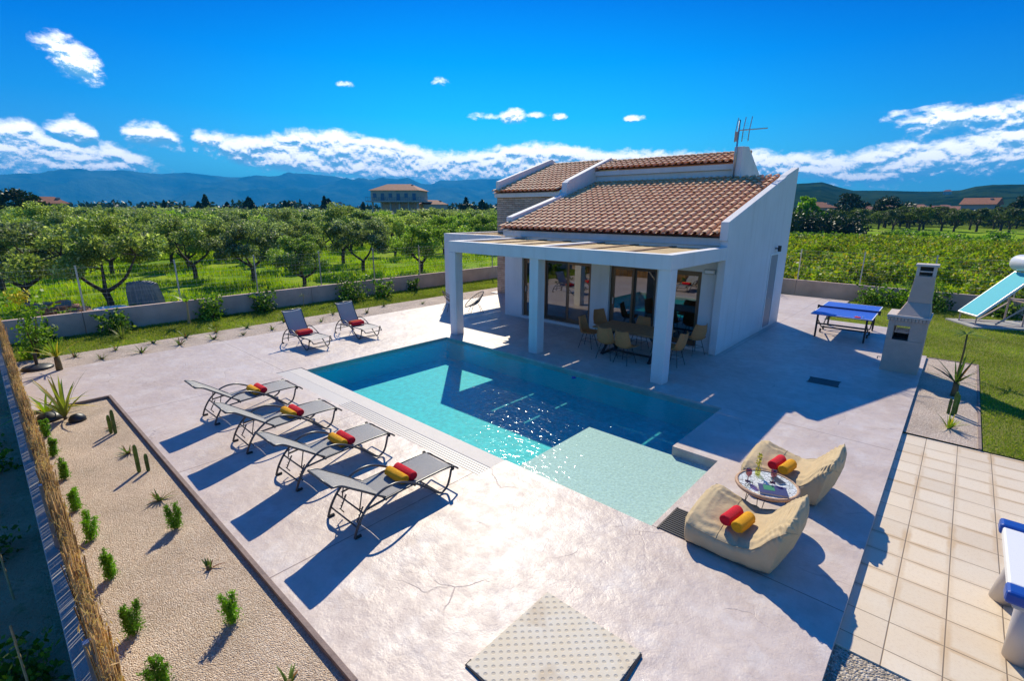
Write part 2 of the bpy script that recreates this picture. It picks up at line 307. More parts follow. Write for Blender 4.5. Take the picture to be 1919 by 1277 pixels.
def ground_fn(c1, c2, c3, s1=.25, s2=3):
    def f(N, b, tcn, m):
        c = N.mix(N.mr(N.noise(tcn, s1, 4, .6), .38, .62), c1, c2); c = N.mix(N.mr(N.noise(tcn, s2, 5, .7), .55, .8), c, c3)
        N.put(b.inputs['Base Color'], c); b.inputs['Roughness'].default_value = .95; b.inputs['Specular IOR Level'].default_value = .1
        bumpto(N, b, N.noise(tcn, s2*4, 4, .7), 1, .05)
    return f
special('lawn_ground', ground_fn((.19, .21, .04), (.26, .27, .07), (.30, .24, .10), .7, 8))
special('soil', ground_fn((.42, .26, .15), (.55, .36, .22), (.14, .16, .03), .9, 5))
def f_ground(N, b, tcn, m):
    # field pattern of the plain: meadow near the plot, drier and patchy farther away
    g = N.mix(N.mr(N.noise(tcn, .12, 5, .65), .4, .6), (.18, .32, .010), (.30, .40, .02))
    g = N.mix(N.mr(N.noise(tcn, .9, 5, .7), .5, .75), g, (.055, .13, .012))
    g = N.mix(N.mr(N.noise(tcn, .05, 3, .6), .60, .70), g, (.26, .22, .09))
    v = N.new('ShaderNodeTexVoronoi', feature='F1', distance='CHEBYCHEV'); N.l.new(tcn, v.inputs['Vector']); v.inputs['Scale'].default_value = .006
    sp = N.new('ShaderNodeSeparateColor'); N.l.new(v.outputs['Color'], sp.inputs[0])
    far = N.ramp(sp.outputs[0], [(0, (.06, .12, .02)), (.4, (.12, .17, .03)), (.7, (.05, .09, .02)), (1, (.22, .19, .08))])
    s = N.new('ShaderNodeVectorMath', operation='LENGTH'); N.l.new(tcn, s.inputs[0])
    c = N.mix(N.mr(s.outputs['Value'], 150, 260), g, far); N.put(b.inputs['Base Color'], c)
    b.inputs['Roughness'].default_value = .95; b.inputs['Specular IOR Level'].default_value = .05; bumpto(N, b, N.noise(tcn, 2.5, 5, .7), 1, .15)
special('ground', f_ground)
def f_stone(N, b, tcn, m):
    s = N.new('ShaderNodeSeparateXYZ'); N.l.new(tcn, s.inputs[0]); p = N.vec(N.m('ADD', s.outputs[0], s.outputs[1]), s.outputs[2], 0.)
    br = N.new('ShaderNodeTexBrick'); N.l.new(p, br.inputs['Vector']); br.offset = .37; br.squash = 1
    for k, v in (('Scale', 1), ('Brick Width', .34), ('Row Height', .085), ('Mortar Size', .006), ('Mortar Smooth', .4), ('Bias', -.1)): br.inputs[k].default_value = v
    br.inputs['Color1'].default_value = (.42, .27, .19, 1); br.inputs['Color2'].default_value = (.62, .46, .34, 1); br.inputs['Mortar'].default_value = (.12, .08, .06, 1)
    c = N.mix(N.mr(N.noise(tcn, 7, 5), .3, .75), br.outputs[0], (.62, .50, .40)); c = N.mix(.5, c, br.outputs[0]); N.put(b.inputs['Base Color'], c)
    h = N.m('ADD', N.m('MULTIPLY', br.outputs[1], -1.5), N.m('MULTIPLY', N.noise(tcn, 14, 5), 1.4)); bumpto(N, b, h, 1, .03)
special('stone_cladding', f_stone, .85)
def f_rooftile(N, b, tcn, m):
    g = N.new('ShaderNodeNewGeometry'); f = g.outputs['Random Per Island']
    c = N.ramp(f, [(0, (.68, .32, .15)), (.35, (.73, .37, .18)), (.6, (.77, .42, .22)), (.85, (.80, .49, .25)), (1, (.62, .29, .14))])
    c = N.mix(N.m('MULTIPLY', N.mr(N.noise(tcn, 9, 5, .7), .45, .75), .5), c, (.80, .52, .32)); N.put(b.inputs['Base Color'], c); bumpto(N, b, N.noise(tcn, 50, 4), .3, .01)
special('roof_tile', f_rooftile, .7)
def f_hatch(N, b, tcn, m):
    v = N.new('ShaderNodeTexVoronoi', voronoi_dimensions='2D'); v.inputs['Randomness'].default_value = 0
    mp = N.new('ShaderNodeMapping'); mp.inputs['Rotation'].default_value = (0, 0, R(45)); N.l.new(tcn, mp.inputs[0]); N.l.new(mp.outputs[0], v.inputs['Vector']); v.inputs['Scale'].default_value = 15
    k = N.mr(v.outputs['Distance'], .16, .30, 1, 0)
    c = N.mix(N.mr(N.noise(tcn, 3, 3), .4, .7), (.66, .57, .43), (.66, .61, .52)); c = N.mix(N.m('MULTIPLY', k, .42), c, (.30, .25, .19))
    c = N.mix(N.m('MULTIPLY', N.mr(N.noise(tcn, 2.2, 3), .56, .66), .5), c, (.45, .32, .18)); N.put(b.inputs['Base Color'], c)
    bumpto(N, b, N.m('MULTIPLY', k, -1), .7, .006)
special('hatch_plate', f_hatch, .75)
def f_mosaic(N, b, tcn, m):
    e = N.vor(tcn, 22, 'DISTANCE_TO_EDGE', 'Distance'); v = N.new('ShaderNodeTexVoronoi'); N.l.new(tcn, v.inputs['Vector']); v.inputs['Scale'].default_value = 22
    sp = N.new('ShaderNodeSeparateColor'); N.l.new(v.outputs['Color'], sp.inputs[0])
    c = N.ramp(sp.outputs[0], [(0, (.75, .76, .74)), (.8, (.66, .68, .64)), (1, (.45, .50, .46))]); N.put(b.inputs['Base Color'], N.mix(N.mr(e, .02, .07, 1, 0), c, (.28, .26, .23)))
special('mosaic_top', f_mosaic, .3)
def f_hill(c1, c2, s):
    def f(N, b, tcn, m):
        N.put(b.inputs['Base Color'], N.mix(N.mr(N.noise(tcn, s, 8, .7), .4, .62), c1, c2)); b.inputs['Specular IOR Level'].default_value = 0
        bumpto(N, b, N.noise(tcn, s*2, 6, .7), 1, 1.5/s*.05)
    return f
special('mountain_scrub', f_hill((.015, .05, .04), (.09, .15, .10), .0022), 1)
special('hill_forest', f_hill((.008, .022, .008), (.03, .055, .018), .018), 1)

def shader_mix(name, tint, gl_rough, base, fres, bumpf=None, gcol=(1, 1, 1)):
    m = bpy.data.materials.new(name); m.use_nodes = True; N = NT(m.node_tree); N.n.clear()
    out = N.new('ShaderNodeOutputMaterial'); tr = N.new('ShaderNodeBsdfTransparent'); gl = N.new('ShaderNodeBsdfGlossy')
    tr.inputs[0].default_value = (*tint, 1); gl.inputs['Roughness'].default_value = gl_rough; gl.inputs[0].default_value = (*gcol, 1)
    tcn = N.new('ShaderNodeTexCoord').outputs['Object']; geo = N.new('ShaderNodeNewGeometry'); dt_ = N.new('ShaderNodeVectorMath', operation='DOT_PRODUCT'); N.l.new(geo.outputs['Incoming'], dt_.inputs[0]); N.l.new(geo.outputs['Normal'], dt_.inputs[1])
    if bumpf:
        bn = N.new('ShaderNodeBump'); bumpf(N, tcn, bn); N.l.new(bn.outputs[0], gl.inputs['Normal']); N.l.new(bn.outputs[0], dt_.inputs[1])
    r0 = ((fres-1)/(fres+1))**2; cs = N.m('SUBTRACT', 1, N.m('ABSOLUTE', dt_.outputs['Value']), clamp=True)
    fac = N.m('ADD', N.m('MULTIPLY', N.m('POWER', cs, 5), 1-r0), base+r0, clamp=True); mx = N.new('ShaderNodeMixShader')
    N.put(mx.inputs[0], fac); N.l.new(tr.outputs[0], mx.inputs[1]); N.l.new(gl.outputs[0], mx.inputs[2]); N.l.new(mx.outputs[0], out.inputs[0]); M[name] = m
def wb(N, tcn, bn):
    mp = N.new('ShaderNodeMapping'); mp.inputs['Rotation'].default_value = (0, 0, R(35)); mp.inputs['Scale'].default_value = (1, 1.8, 1); N.l.new(tcn, mp.inputs[0])
    h = N.m('ADD', N.m('MULTIPLY', N.noise(mp.outputs[0], 10, 2, .5, .6), .27), N.m('MULTIPLY', N.noise(mp.outputs[0], 3.0, 2), .55))
    N.put(bn.inputs['Height'], h); bn.inputs['Strength'].default_value = .75; bn.inputs['Distance'].default_value = .03
shader_mix('water', (.74, .97, .965), .09, .0, 1.33, wb, (.60, .66, .68))
shader_mix('window_glass', (.22, .25, .25), .01, .16, 1.5)
shader_mix('clear_glass', (.92, .93, .9), .02, .03, 1.45)
shader_mix('pink_glass', (.55, .25, .28), .02, .05, 1.45)
shader_mix('yellow_glass', (.85, .85, .35), .02, .05, 1.45)

# ------------------------------------------------------------------ mesh helpers
class MB:
    def __init__(s): s.v = []; s.f = []
    def add(s, vs, fs):
        o = len(s.v); s.v += [tuple(p) for p in vs]; s.f += [tuple(i+o for i in f) for f in fs]; return s
    def box(s, a, b, mtx=None):
        (x0, y0, z0), (x1, y1, z1) = a, b
        vs = [Vector(p) for p in ((x0, y0, z0), (x1, y0, z0), (x1, y1, z0), (x0, y1, z0), (x0, y0, z1), (x1, y0, z1), (x1, y1, z1), (x0, y1, z1))]
        if mtx is not None: vs = [mtx @ p for p in vs]
        return s.add(vs, [(0, 3, 2, 1), (4, 5, 6, 7), (0, 1, 5, 4), (1, 2, 6, 5), (2, 3, 7, 6), (3, 0, 4, 7)])
    def bar(s, p0, p1, w, h):
        p0, p1 = Vector(p0), Vector(p1); d = p1-p0; L = d.length; q = d.to_track_quat('X', 'Z').to_matrix().to_4x4()
        return s.box((0, -w/2, -h/2), (L, w/2, h/2), Matrix.Translation(p0) @ q)
    def tube(s, pts, r, n=8, closed=False, caps=True):
        pts = [Vector(p) for p in pts]; k = len(pts); rr = r if isinstance(r, (list, tuple)) else [r]*k
        o = len(s.v); pn = None
        for i, p in enumerate(pts):
            a = pts[(i-1) % k] if (closed or i) else p; b = pts[(i+1) % k] if (closed or i < k-1) else p
            t = (b-a).normalized() if (b-a).length > 1e-9 else Vector((0, 0, 1))
            if pn is None:
                pn = t.orthogonal().normalized()
            pn = (pn - t*pn.dot(t)); pn = pn.normalized() if pn.length > 1e-6 else t.orthogonal().normalized()
            bn = t.cross(pn)
            for j in range(n):
                a_ = 2*math.pi*j/n; s.v.append(tuple(p + (pn*math.cos(a_) + bn*math.sin(a_))*rr[i]))
        for i in range(k if closed else k-1):
            for j in range(n):
                a0 = o+i*n; b0 = o+((i+1) % k)*n
                s.f.append((a0+j, a0+(j+1) % n, b0+(j+1) % n, b0+j))
        if caps and not closed:
            s.f.append(tuple(o+j for j in range(n))[::-1]); s.f.append(tuple(o+(k-1)*n+j for j in range(n)))
        return s
    def lathe(s, prof, n=24, c=(0, 0, 0)):
        o = len(s.v); k = len(prof)
        for r, z in prof:
            for j in range(n):
                a = 2*math.pi*j/n; s.v.append((c[0]+r*math.cos(a), c[1]+r*math.sin(a), c[2]+z))
        for i in range(k-1):
            for j in range(n): s.f.append((o+i*n+j, o+i*n+(j+1) % n, o+(i+1)*n+(j+1) % n, o+(i+1)*n+j))
        if prof[0][0] > 1e-4: s.f.append(tuple(o+j for j in range(n))[::-1])
        if prof[-1][0] > 1e-4: s.f.append(tuple(o+(k-1)*n+j for j in range(n)))
        return s
    def prism_x(s, yz, x0, x1):
        n = len(yz); vs = [(x0, y, z) for y, z in yz] + [(x1, y, z) for y, z in yz]
        return s.add(vs, [tuple(range(n)), tuple(range(2*n-1, n-1, -1))] + [((i+1) % n, i, i+n, (i+1) % n+n) for i in range(n)])
    def prism_z(s, xy, z0, z1):
        n = len(xy); vs = [(x, y, z0) for x, y in xy] + [(x, y, z1) for x, y in xy]
        return s.add(vs, [tuple(range(n-1, -1, -1)), tuple(range(n, 2*n))] + [(i, (i+1) % n, (i+1) % n+n, i+n) for i in range(n)])
    def grid(s, pts, nu, nv):
        o = len(s.v); s.v += [tuple(p) for p in pts]
        for i in range(nu-1):
            for j in range(nv-1): a = o+i*nv+j; s.f.append((a, a+nv, a+nv+1, a+1))
        return s
    def slab(s, xs, ys, fill, z0, z1, bottom=False):
        """union of grid cells; fill(i,j)->bool"""
        nx, ny = len(xs)-1, len(ys)-1; F = lambda i, j: 0 <= i < nx and 0 <= j < ny and fill((xs[i]+xs[i+1])/2, (ys[j]+ys[j+1])/2)
        for i in range(nx):
            for j in range(ny):
                if not F(i, j): continue
                x0, x1, y0, y1 = xs[i], xs[i+1], ys[j], ys[j+1]
                s.add([(x0, y0, z1), (x1, y0, z1), (x1, y1, z1), (x0, y1, z1)], [(0, 1, 2, 3)])
                for (di, dj, a, b) in ((-1, 0, (x0, y1), (x0, y0)), (1, 0, (x1, y0), (x1, y1)), (0, -1, (x0, y0), (x1, y0)), (0, 1, (x1, y1), (x0, y1))):
                    if not F(i+di, j+dj) and z1 > z0: s.add([(*a, z0), (*b, z0), (*b, z1), (*a, z1)], [(0, 1, 2, 3)])
        return s
    def build(s, name, m, parent=None, smooth=False, bevel=0, subsurf=0, merge=False, fixn=True):
        me = bpy.data.meshes.new(name); me.from_pydata(s.v, [], s.f)
        me.materials.append(M[m] if isinstance(m, str) else m)
        if merge or fixn:
            import bmesh
            bm = bmesh.new(); bm.from_mesh(me)
            if merge: bmesh.ops.remove_doubles(bm, verts=bm.verts, dist=1e-4)
            if fixn: bmesh.ops.recalc_face_normals(bm, faces=bm.faces)
            bm.to_mesh(me); bm.free()
        if smooth: me.polygons.foreach_set('use_smooth', [True]*len(me.polygons))
        o = bpy.data.objects.new(name, me); C.objects.link(o)
        if parent is not None: o.parent = parent
        if bevel:
            md = o.modifiers.new('bevel', 'BEVEL'); md.width = bevel; md.segments = 2; md.limit_method = 'ANGLE'; md.harden_normals = False
        if subsurf:
            md = o.modifiers.new('sub', 'SUBSURF'); md.levels = subsurf; md.render_levels = subsurf
        return o
def tag(o, label=None, cat=None, group=None, kind=None):
    if label: o['label'] = label
    if cat: o['category'] = cat
    if group: o['group'] = group
    if kind: o['kind'] = kind
    return o
def thing(name, label, cat, loc=(0, 0, 0), rz=0, group=None):
    o = bpy.data.objects.new(name, None); o.empty_display_size = .2; C.objects.link(o); o.location = loc; o.rotation_euler = (0, 0, rz)
    return tag(o, label, cat, group)
def dup(root, loc=None, rz=None, label=None, scale=None):
    c = root.copy(); C.objects.link(c)
    if loc is not None: c.location = loc
    if rz is not None: c.rotation_euler = (0, 0, rz)
    if label: c['label'] = label
    if scale is not None: c.scale = (scale,)*3 if not hasattr(scale, '__len__') else scale
    def rec(src, dst):
        for ch in list(src.children):
            k = ch.copy(); C.objects.link(k); k.parent = dst; rec(ch, k)
    rec(root, c); return c
def fastmesh(name, V, F, m, parent=None, smooth=False):
    """V (n,3) array, F (k,3|4) array"""
    me = bpy.data.meshes.new(name); k = F.shape[1]
    me.vertices.add(len(V)); me.vertices.foreach_set('co', V.astype(np.float32).ravel())
    me.loops.add(F.size); me.loops.foreach_set('vertex_index', F.astype(np.int32).ravel())
    me.polygons.add(len(F)); me.polygons.foreach_set('loop_start', np.arange(0, F.size, k, dtype=np.int32)); me.polygons.foreach_set('loop_total', np.full(len(F), k, dtype=np.int32))
    me.update(calc_edges=True); me.materials.append(M[m] if isinstance(m, str) else m)
    o = bpy.data.objects.new(name, me); C.objects.link(o)
    if parent is not None: o.parent = parent
    return o
def leaves(P, size, asp=1.6, outward=None, flat=.0):
    """quads of random orientation centred on P; returns V,F"""
    n = len(P); a = rng.normal(size=(n, 3)); b = rng.normal(size=(n, 3))
    if outward is not None: a = a*.8 + outward*.9
    a /= np.linalg.norm(a, axis=1)[:, None]+1e-9; b -= (b*a).sum(1)[:, None]*a; b /= np.linalg.norm(b, axis=1)[:, None]+1e-9
    s = size*rng.uniform(.6, 1.3, n)[:, None]; a = a*s*asp/2; b = b*s/2
    V = np.stack([P-a, P+b*.9, P+a, P-b*.9], 1).reshape(-1, 3); F = np.arange(4*n).reshape(n, 4); return V, F

# ================================================================== THE SETTING
def struct(o): return tag(o, kind='structure')
BIG = 9000
# one ground sheet to the horizon, open where the pool is dug
xs = [-BIG, -300, -60, -11.75, -2.1, 60, 300, BIG]; ys = [-BIG, -300, -60, 4.3, 9.55, 60, 300, BIG]
mb = MB().slab(xs, ys, lambda x, y: not (-11.75 < x < -2.1 and 4.3 < y < 9.55), -.2, -.2); struct(mb.build('ground', 'ground', fixn=False))
# poolside deck with the pool opening and the planting-bed notch
def deck_fill(x, y):
    if -11.17 < x < -2.97 and 5.02 < y < 9.4: return False
    if -4.57 < x < -2.24 and 5.02 < y < 7.2: return False
    if -11.45 < x < -4.66 and y < 5.03 and y > 4.42: return False      # grating and coping lie here
    if x < -12.5: return (x > -15.55 and .34 < y < 19.5) or (x > -18 and 16.4 < y < 19.5 and x > -16.2)
    if y < 1.52: return x > -3.05 and y > -1
    if y > 20.3: return -8 < x < -3.3 and y < 25.4
    if y > 16.8: return x < -.95
    if y > 25.4: return False
    return True
mb = MB().slab([-16.2, -15.55, -12.5, -11.45, -11.17, -8, -4.66, -4.57, -3.3, -3.05, -2.97, -2.24, -.95, -.25], [-1, .34, 1.52, 4.42, 5.02, 5.03, 7.2, 9.4, 16.4, 16.8, 19.5, 20.3, 25.4], deck_fill, -.16, 0)
struct(mb.build('pool_deck', 'deck', fixn=False))
# beds, lawns, paving (sheets, each a few mm to cm above the ground)
def sheet(name, m, rects, z, z0=None):
    for r in rects[:1]: pass
    xs = sorted({r[0] for r in rects} | {r[1] for r in rects}); ys = sorted({r[2] for r in rects} | {r[3] for r in rects})
    mb = MB().slab(xs, ys, lambda x, y: any(r[0] < x < r[1] and r[2] < y < r[3] for r in rects), z0 if z0 is not None else z, z)
    return struct(mb.build(name, m, fixn=False))
sheet('gravel_bed', 'gravel_warm', [(-12.455, -3.05, .16, 1.475)], -.05)
sheet('gravel_strip', 'gravel_pink', [(-17.15, -15.55, .2, 19.6)], -.03)
sheet('gravel_border', 'gravel_pink', [(-.25, .74, 10.62, 16.85)], -.055)
sheet('gravel_corner', 'gravel_grey', [(-.25, 3, 1, 4.66)], -.095)
sheet('lawn', 'lawn_ground', [(.74, 9, 10.62, 26.0), (-.95, .74, 16.85, 26.0), (-3.3, -.95, 20.3, 26.0)], -.065)
sheet('lawn_strip', 'lawn_ground', [(-19.72, -17.15, -1, 24)], -.05)
sheet('tile_paving', 'paving_tile', [(-.25, 4.5, 4.66, 10.62)], -.08, -.19)
sheet('neighbour_soil', 'soil', [(-30, 4, -9, .12)], -.18)
# kerbs
mb = MB(); mb.box((-12.5, 1.475, -.16), (-3.05, 1.52, .010)); mb.box((-12.5, .2, -.16), (-12.455, 1.475, .010)); tag(mb.build('bed_kerb', 'kerb'), 'brown concrete kerb edging around the large gravel bed', 'kerb')
mb = MB(); mb.box((.74, 10.62, -.2), (.78, 16.89, -.04)); mb.box((-.2, 16.85, -.2), (.74, 16.89, -.04)); tag(mb.build('border_kerb', 'kerb'), 'thin kerb between the lawn and the small gravel border by the barbecue', 'kerb')

# pool: basin (open box with a shallow shelf), coping, water
bx0, bx1, by0, by1, sx1, sy1, sx0 = -11.17, -2.97, 5.02, 9.4, -2.24, 7.2, -4.57
dep, shd = -.64, -.16
def quadz(x0, x1, y0, y1, z): return [(x0, y0, z), (x1, y0, z), (x1, y1, z), (x0, y1, z)]
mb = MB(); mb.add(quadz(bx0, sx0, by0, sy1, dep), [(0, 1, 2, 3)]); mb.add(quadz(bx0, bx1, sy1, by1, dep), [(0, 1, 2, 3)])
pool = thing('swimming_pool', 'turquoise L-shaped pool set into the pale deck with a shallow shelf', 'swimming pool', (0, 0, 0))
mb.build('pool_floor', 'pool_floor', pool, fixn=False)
mb = MB()
def wallq(a, b, z0, z1):
    z1 = -.16 if z1 == 0 else z1
    mb.add([(*a, z0), (*b, z0), (*b, z1), (*a, z1)], [(0, 1, 2, 3)])
for a, b in (((bx0, by0), (bx0, by1)), ((bx0, by1), (bx1, by1)), ((bx1, by1), (bx1, sy1)), ((sx0, by0), (bx0, by0))): wallq(a, b, dep, 0)
wallq((sx0, by0), (sx0, sy1), dep, shd); wallq((sx0, sy1), (bx1, sy1), dep, shd); mb.build('pool_wall', 'pool_wall', pool, fixn=False)
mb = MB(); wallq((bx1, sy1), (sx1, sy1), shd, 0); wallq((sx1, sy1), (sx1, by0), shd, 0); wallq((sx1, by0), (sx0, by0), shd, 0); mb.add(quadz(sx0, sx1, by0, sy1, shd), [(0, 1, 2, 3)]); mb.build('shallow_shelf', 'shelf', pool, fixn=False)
mb = MB(); mb.box((-11.45, 4.70, -.16), (-4.66, 5.02, -.008)); mb.box((-11.45, 4.66, -.16), (-11.17, 5.02, -.01)); mb.build('overflow_coping', 'coping', pool, bevel=.008)
mb = MB()
for i in range(5): y = 4.44+i*.052; mb.box((-8.6, y, -.05), (-4.66, y+.040, -.008))
mb.box((-11.45, 4.42, -.05), (-8.6, 4.70, -.009))

mb.build('overflow_grating', 'grate_white', pool)
mb = MB(); mb.box((-11.45, 4.42, -.16), (-4.66, 4.70, -.06)); mb.build('overflow_channel', 'coping', pool)
mb = MB(); e = .004
nx = []
mb.add([(bx0+e, by0, -.045), (sx1-e, by0, -.045), (sx1-e, sy1-e, -.045), (bx1-e, sy1-e, -.045), (bx1-e, by1-e, -.045), (bx0+e, by1-e, -.045)], [(0, 1, 2, 3, 4, 5)])
wat = struct(mb.build('water', 'water', fixn=False))
mb = MB().lathe([(0, .0), (.05, .0), (.06, .02), (.03, .035), (0, .035)], 16, (-6.2, 9.0, -.045)); tag(mb.build('chlorine_float', 'plast_blue', smooth=True), 'small round blue float drifting near the far side of the pool', 'pool float')

# mountains (ridges seen 6-8 km off) and the nearer wooded hills
MT = [(-52, 2.2), (-47.0, 2.47), (-44.71, 2.59), (-43.45, 2.89), (-42.17, 3.0), (-39.8, 3.25), (-36.92, 3.31), (-34.23, 3.16), (-32.16, 3.29), (-30.25, 3.08), (-28.7, 3.04), (-26.35, 3.31), (-24.44, 3.22), (-23.18, 3.46), (-20.39, 3.44), (-18.29, 3.44), (-16.16, 3.11), (-15.07, 3.02), (-13.95, 3.37), (-12.55, 3.34), (-11.41, 3.53), (-10.01, 2.94), (-8.98, 2.84), (-7.98, 3.24), (-6.52, 3.2), (-4.76, 3.44), (-1.82, 3.52), (2.32, 3.37), (8.18, 3.2), (16.66, 2.59), (24.51, 1.87), (29.3, 1.32), (36, .6), (44, .1)]
HR = [(18, .3), (23.62, 0.94), (26.39, 2.30), (28.67, 2.67), (29.57, 2.7), (30.88, 2.77), (32.22, 2.35), (33.52, 1.99), (35.54, 1.96), (37.46, 1.87), (39.64, 1.83), (41.0, 1.89), (41.94, 2.2), (42.88, 2.3), (44.7, 2.24), (46.78, 1.98), (49.76, 1.44), (56, .6)]
def ridge(name, tab, dist, d0, d1, m, nu, nv, amp, freq):
    V = []
    a = np.linspace(tab[0][0], tab[-1][0], nu); hh = np.interp(a, [t[0] for t in tab], [math.tan(R(t[1])) for t in tab])*dist+3.7
    for i in range(nu):
        th = R(YAW-a[i])
        for j in range(nv):
            t = j/(nv-1); d = d0+(d1-d0)*t; x, y = d*math.cos(th), d*math.sin(th)
            pr = min(1, (d-d0)/(dist-d0)) if d < dist else max(0, 1-(d-dist)/(d1-dist))
            pr = pr**1.0 if d < dist else pr
            n = noise.fractal(Vector((x*freq, y*freq, 3.3)), 1, 2, 6)
            z = hh[i]*pr*(1+amp*n*(1-pr)*2.2) + hh[i]*amp*.10*n - .5
            V.append((x, y, max(z, -.5)))
    return struct(MB().grid(V, nu, nv).build(name, m, smooth=True, fixn=False))
ridge('mountains', MT, 7200, 4800, 8600, 'mountain_scrub', 520, 30, .6, .0013)
ridge('wooded_hills', HR, 1150, 620, 1700, 'hill_forest', 360, 26, .35, .006)

# ================================================================== THE HOUSE
house = thing('villa', 'white single-storey villa with terracotta roofs and a stone-clad wing behind the pool', 'house', (0, 0, 0))
X0, X1, YF, YB = -12.2, -4.42, 13.1, 18.7
SL = .30
def rz_(y): return 3.10+SL*(y-12.85)          # lower roof plane
# walls
mb = MB()
def facade(x0, x1, z0, z1, y0=YF, y1=YF+.25): mb.box((x0, y0, z0), (x1, y1, z1))
doors = [(-11.38, -8.52), (-7.86, -6.32), (-5.95, -5.05)]
for a, b in ((X0, doors[0][0]), (doors[0][1], doors[1][0]), (doors[1][1], doors[2][0]), (doors[2][1], X1-.2)): facade(a, b, 0, 2.16)
facade(X0, X1-.2, 2.16, 2.86)
for a, b in doors: facade(a, b, 0, .09, YF-.02)
mb.build('front_wall', 'white', house)
mb = MB().box((X0-.002, YF-.1, 2.862), (X1-.2, YF+.3, 3.06)); mb.build('eaves_fascia', 'white', house, bevel=.01)
mb = MB().prism_x([(12.95, 0), (YB, 0), (YB, 5.12), (17.5, 4.82), (17.35, 4.74), (12.88, 3.46), (12.88, 3.0), (12.95, 3.0)], X1-.2, X1); gw = mb.build('gable_wall', 'white', house, bevel=.012)
mb = MB().prism_x([(YF+.25, 0), (16.5, 0), (16.5, 4.3), (YF+.25, 3.2)], X0, X0+.2); mb.box((X0, YB-.2, 0), (X1-.2, YB, 4.6)); mb.build('rear_wall', 'white', house)
mb = MB().prism_x([(13.3, 2.9), (20.3, 2.9), (20.3, 5.4), (19.75, 5.97), (16.75, 4.92), (16.55, 4.80), (16.5, 4.42), (16.42, 4.36), (13.3, 3.50)], X0-.12, X0+.14); mb.build('middle_parapet', 'white', house, bevel=.012)
# side door in the gable wall and its wall light
M['doorgrey'] = mat('grey_door_paint', (.25, .26, .29), .5)
dr = MB().box((X1-.03, 16.86, .09), (X1+.006, 17.62, 2.40)).build('side_door', 'doorgrey', house)
MB().box((X1+.001, 16.80, .06), (X1+.02, 16.86, 2.44)).box((X1+.001, 17.62, .06), (X1+.02, 17.68, 2.44)).box((X1+.001, 16.86, 2.40), (X1+.02, 17.62, 2.44)).build('door_frame', 'white_frame', dr)
MB().tube([(X1+.01, 16.95, 1.05), (X1+.05, 16.95, 1.05), (X1+.05, 17.06, 1.05)], .01).build('door_handle', 'steel', dr)
# interior shell
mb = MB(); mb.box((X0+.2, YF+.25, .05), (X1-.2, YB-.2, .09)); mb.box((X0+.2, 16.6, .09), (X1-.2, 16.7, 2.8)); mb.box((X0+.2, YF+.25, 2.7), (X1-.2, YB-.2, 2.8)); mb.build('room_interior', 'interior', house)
# sliding doors
def slider(a, b, panes, name='sliding_door'):
    y = YF+.10; f = MB()
    f.box((a, y, .09), (a+.07, y+.09, 2.16)).box((b-.07, y, .09), (b, y+.09, 2.16)).box((a+.07, y, 2.09), (b-.07, y+.09, 2.16)).box((a+.07, y, .09), (b-.07, y+.09, .14))
    d = f.build(name, 'frame', house); w = (b-a-.14)/panes
    for i in range(panes):
        x0 = a+.07+i*w; x1 = x0+w; yy = y+.012+(i % 2)*.035
        s = MB(); st = .065
        s.box((x0, yy, .145), (x0+st, yy+.03, 2.085)).box((x1-st, yy, .145), (x1, yy+.03, 2.085)).box((x0+st, yy, 2.02), (x1-st, yy+.03, 2.085)).box((x0+st, yy, .145), (x1-st, yy+.03, .23))
        s.build('sash', 'frame' if i % 2 == 0 else 'darkframe', d)
        MB().box((x0+st, yy+.012, .23), (x1-st, yy+.018, 2.02)).build('pane', 'window_glass', d)
    MB().box((a+.10, y-.02, .95), (a+.125, y+.01, 1.15)).build('handle', 'steel', d)
slider(*doors[0], 3); slider(*doors[1], 2); slider(*doors[2], 1)
# roof tiles: rows of half-round clay tiles, each its own island, over a plain deck
def tiled_roof(x0, x1, y0, y1, zf, slope, parent, w=.245, e=.36, name='tiled_roof'):
    ang = math.atan(slope); ca, sa = math.cos(ang), math.sin(ang); L = (y1-y0)/ca
    nc = max(1, round((x1-x0)/w)); w = (x1-x0)/nc; nr = max(1, math.ceil(L/e)); V = []; F = []; o = 0; ns = 6
    for i in range(nc):
        xc = x0+(i+.5)*w
        for cov in (1, 0):
            xx = xc if cov else xc+w/2
            if not cov and i == nc-1: continue
            for j in range(nr):
                a = j*e; b = min(L, a+e+.05); jit = random.uniform(-.004, .004); r0, r1 = (w*.36, w*.29) if cov else (w*.30, w*.30)
                base = .06 if cov else .055
                for (l, r, lift) in ((a, r0, .028), (b, r1, .0)):
                    for k in range(ns+1):
                        t = math.pi*k/ns
                        dx_ = -math.cos(t)*r; h = math.sin(t)*r*(.75 if cov else -.45)+base+lift+(jit)
                        V.append((xx+dx_+jit, y0+l*ca-h*sa, zf+l*sa+h*ca))
                for k in range(ns): F.append((o+k, o+k+1, o+ns+2+k, o+ns+1+k))
                o += 2*(ns+1)
                if cov:   # thickness at the lower lip
                    for (dz_) in (0, -.016):
                        for k in range(ns+1):
                            t = math.pi*k/ns; V.append((xx-math.cos(t)*r0+jit, y0+a*ca-(math.sin(t)*r0*.75+base+.028+jit+dz_)*sa, zf+a*sa+(math.sin(t)*r0*.75+base+.028+jit+dz_)*ca))
                    for k in range(ns): F.append((o+k, o+k+1, o+ns+2+k, o+ns+1+k))
                    o += 2*(ns+1)
    ob = fastmesh(name, np.array(V), np.array(F), 'roof_tile', parent)
    MB().add([(x0, y0+.05, zf+.012), (x1, y0+.05, zf+.012), (x1, y1, zf+.012+slope*(y1-y0-.05)), (x0, y1, zf+.012+slope*(y1-y0-.05))], [(0, 1, 2, 3)]).build('roof_boarding', 'terra', ob, fixn=False)
    return ob
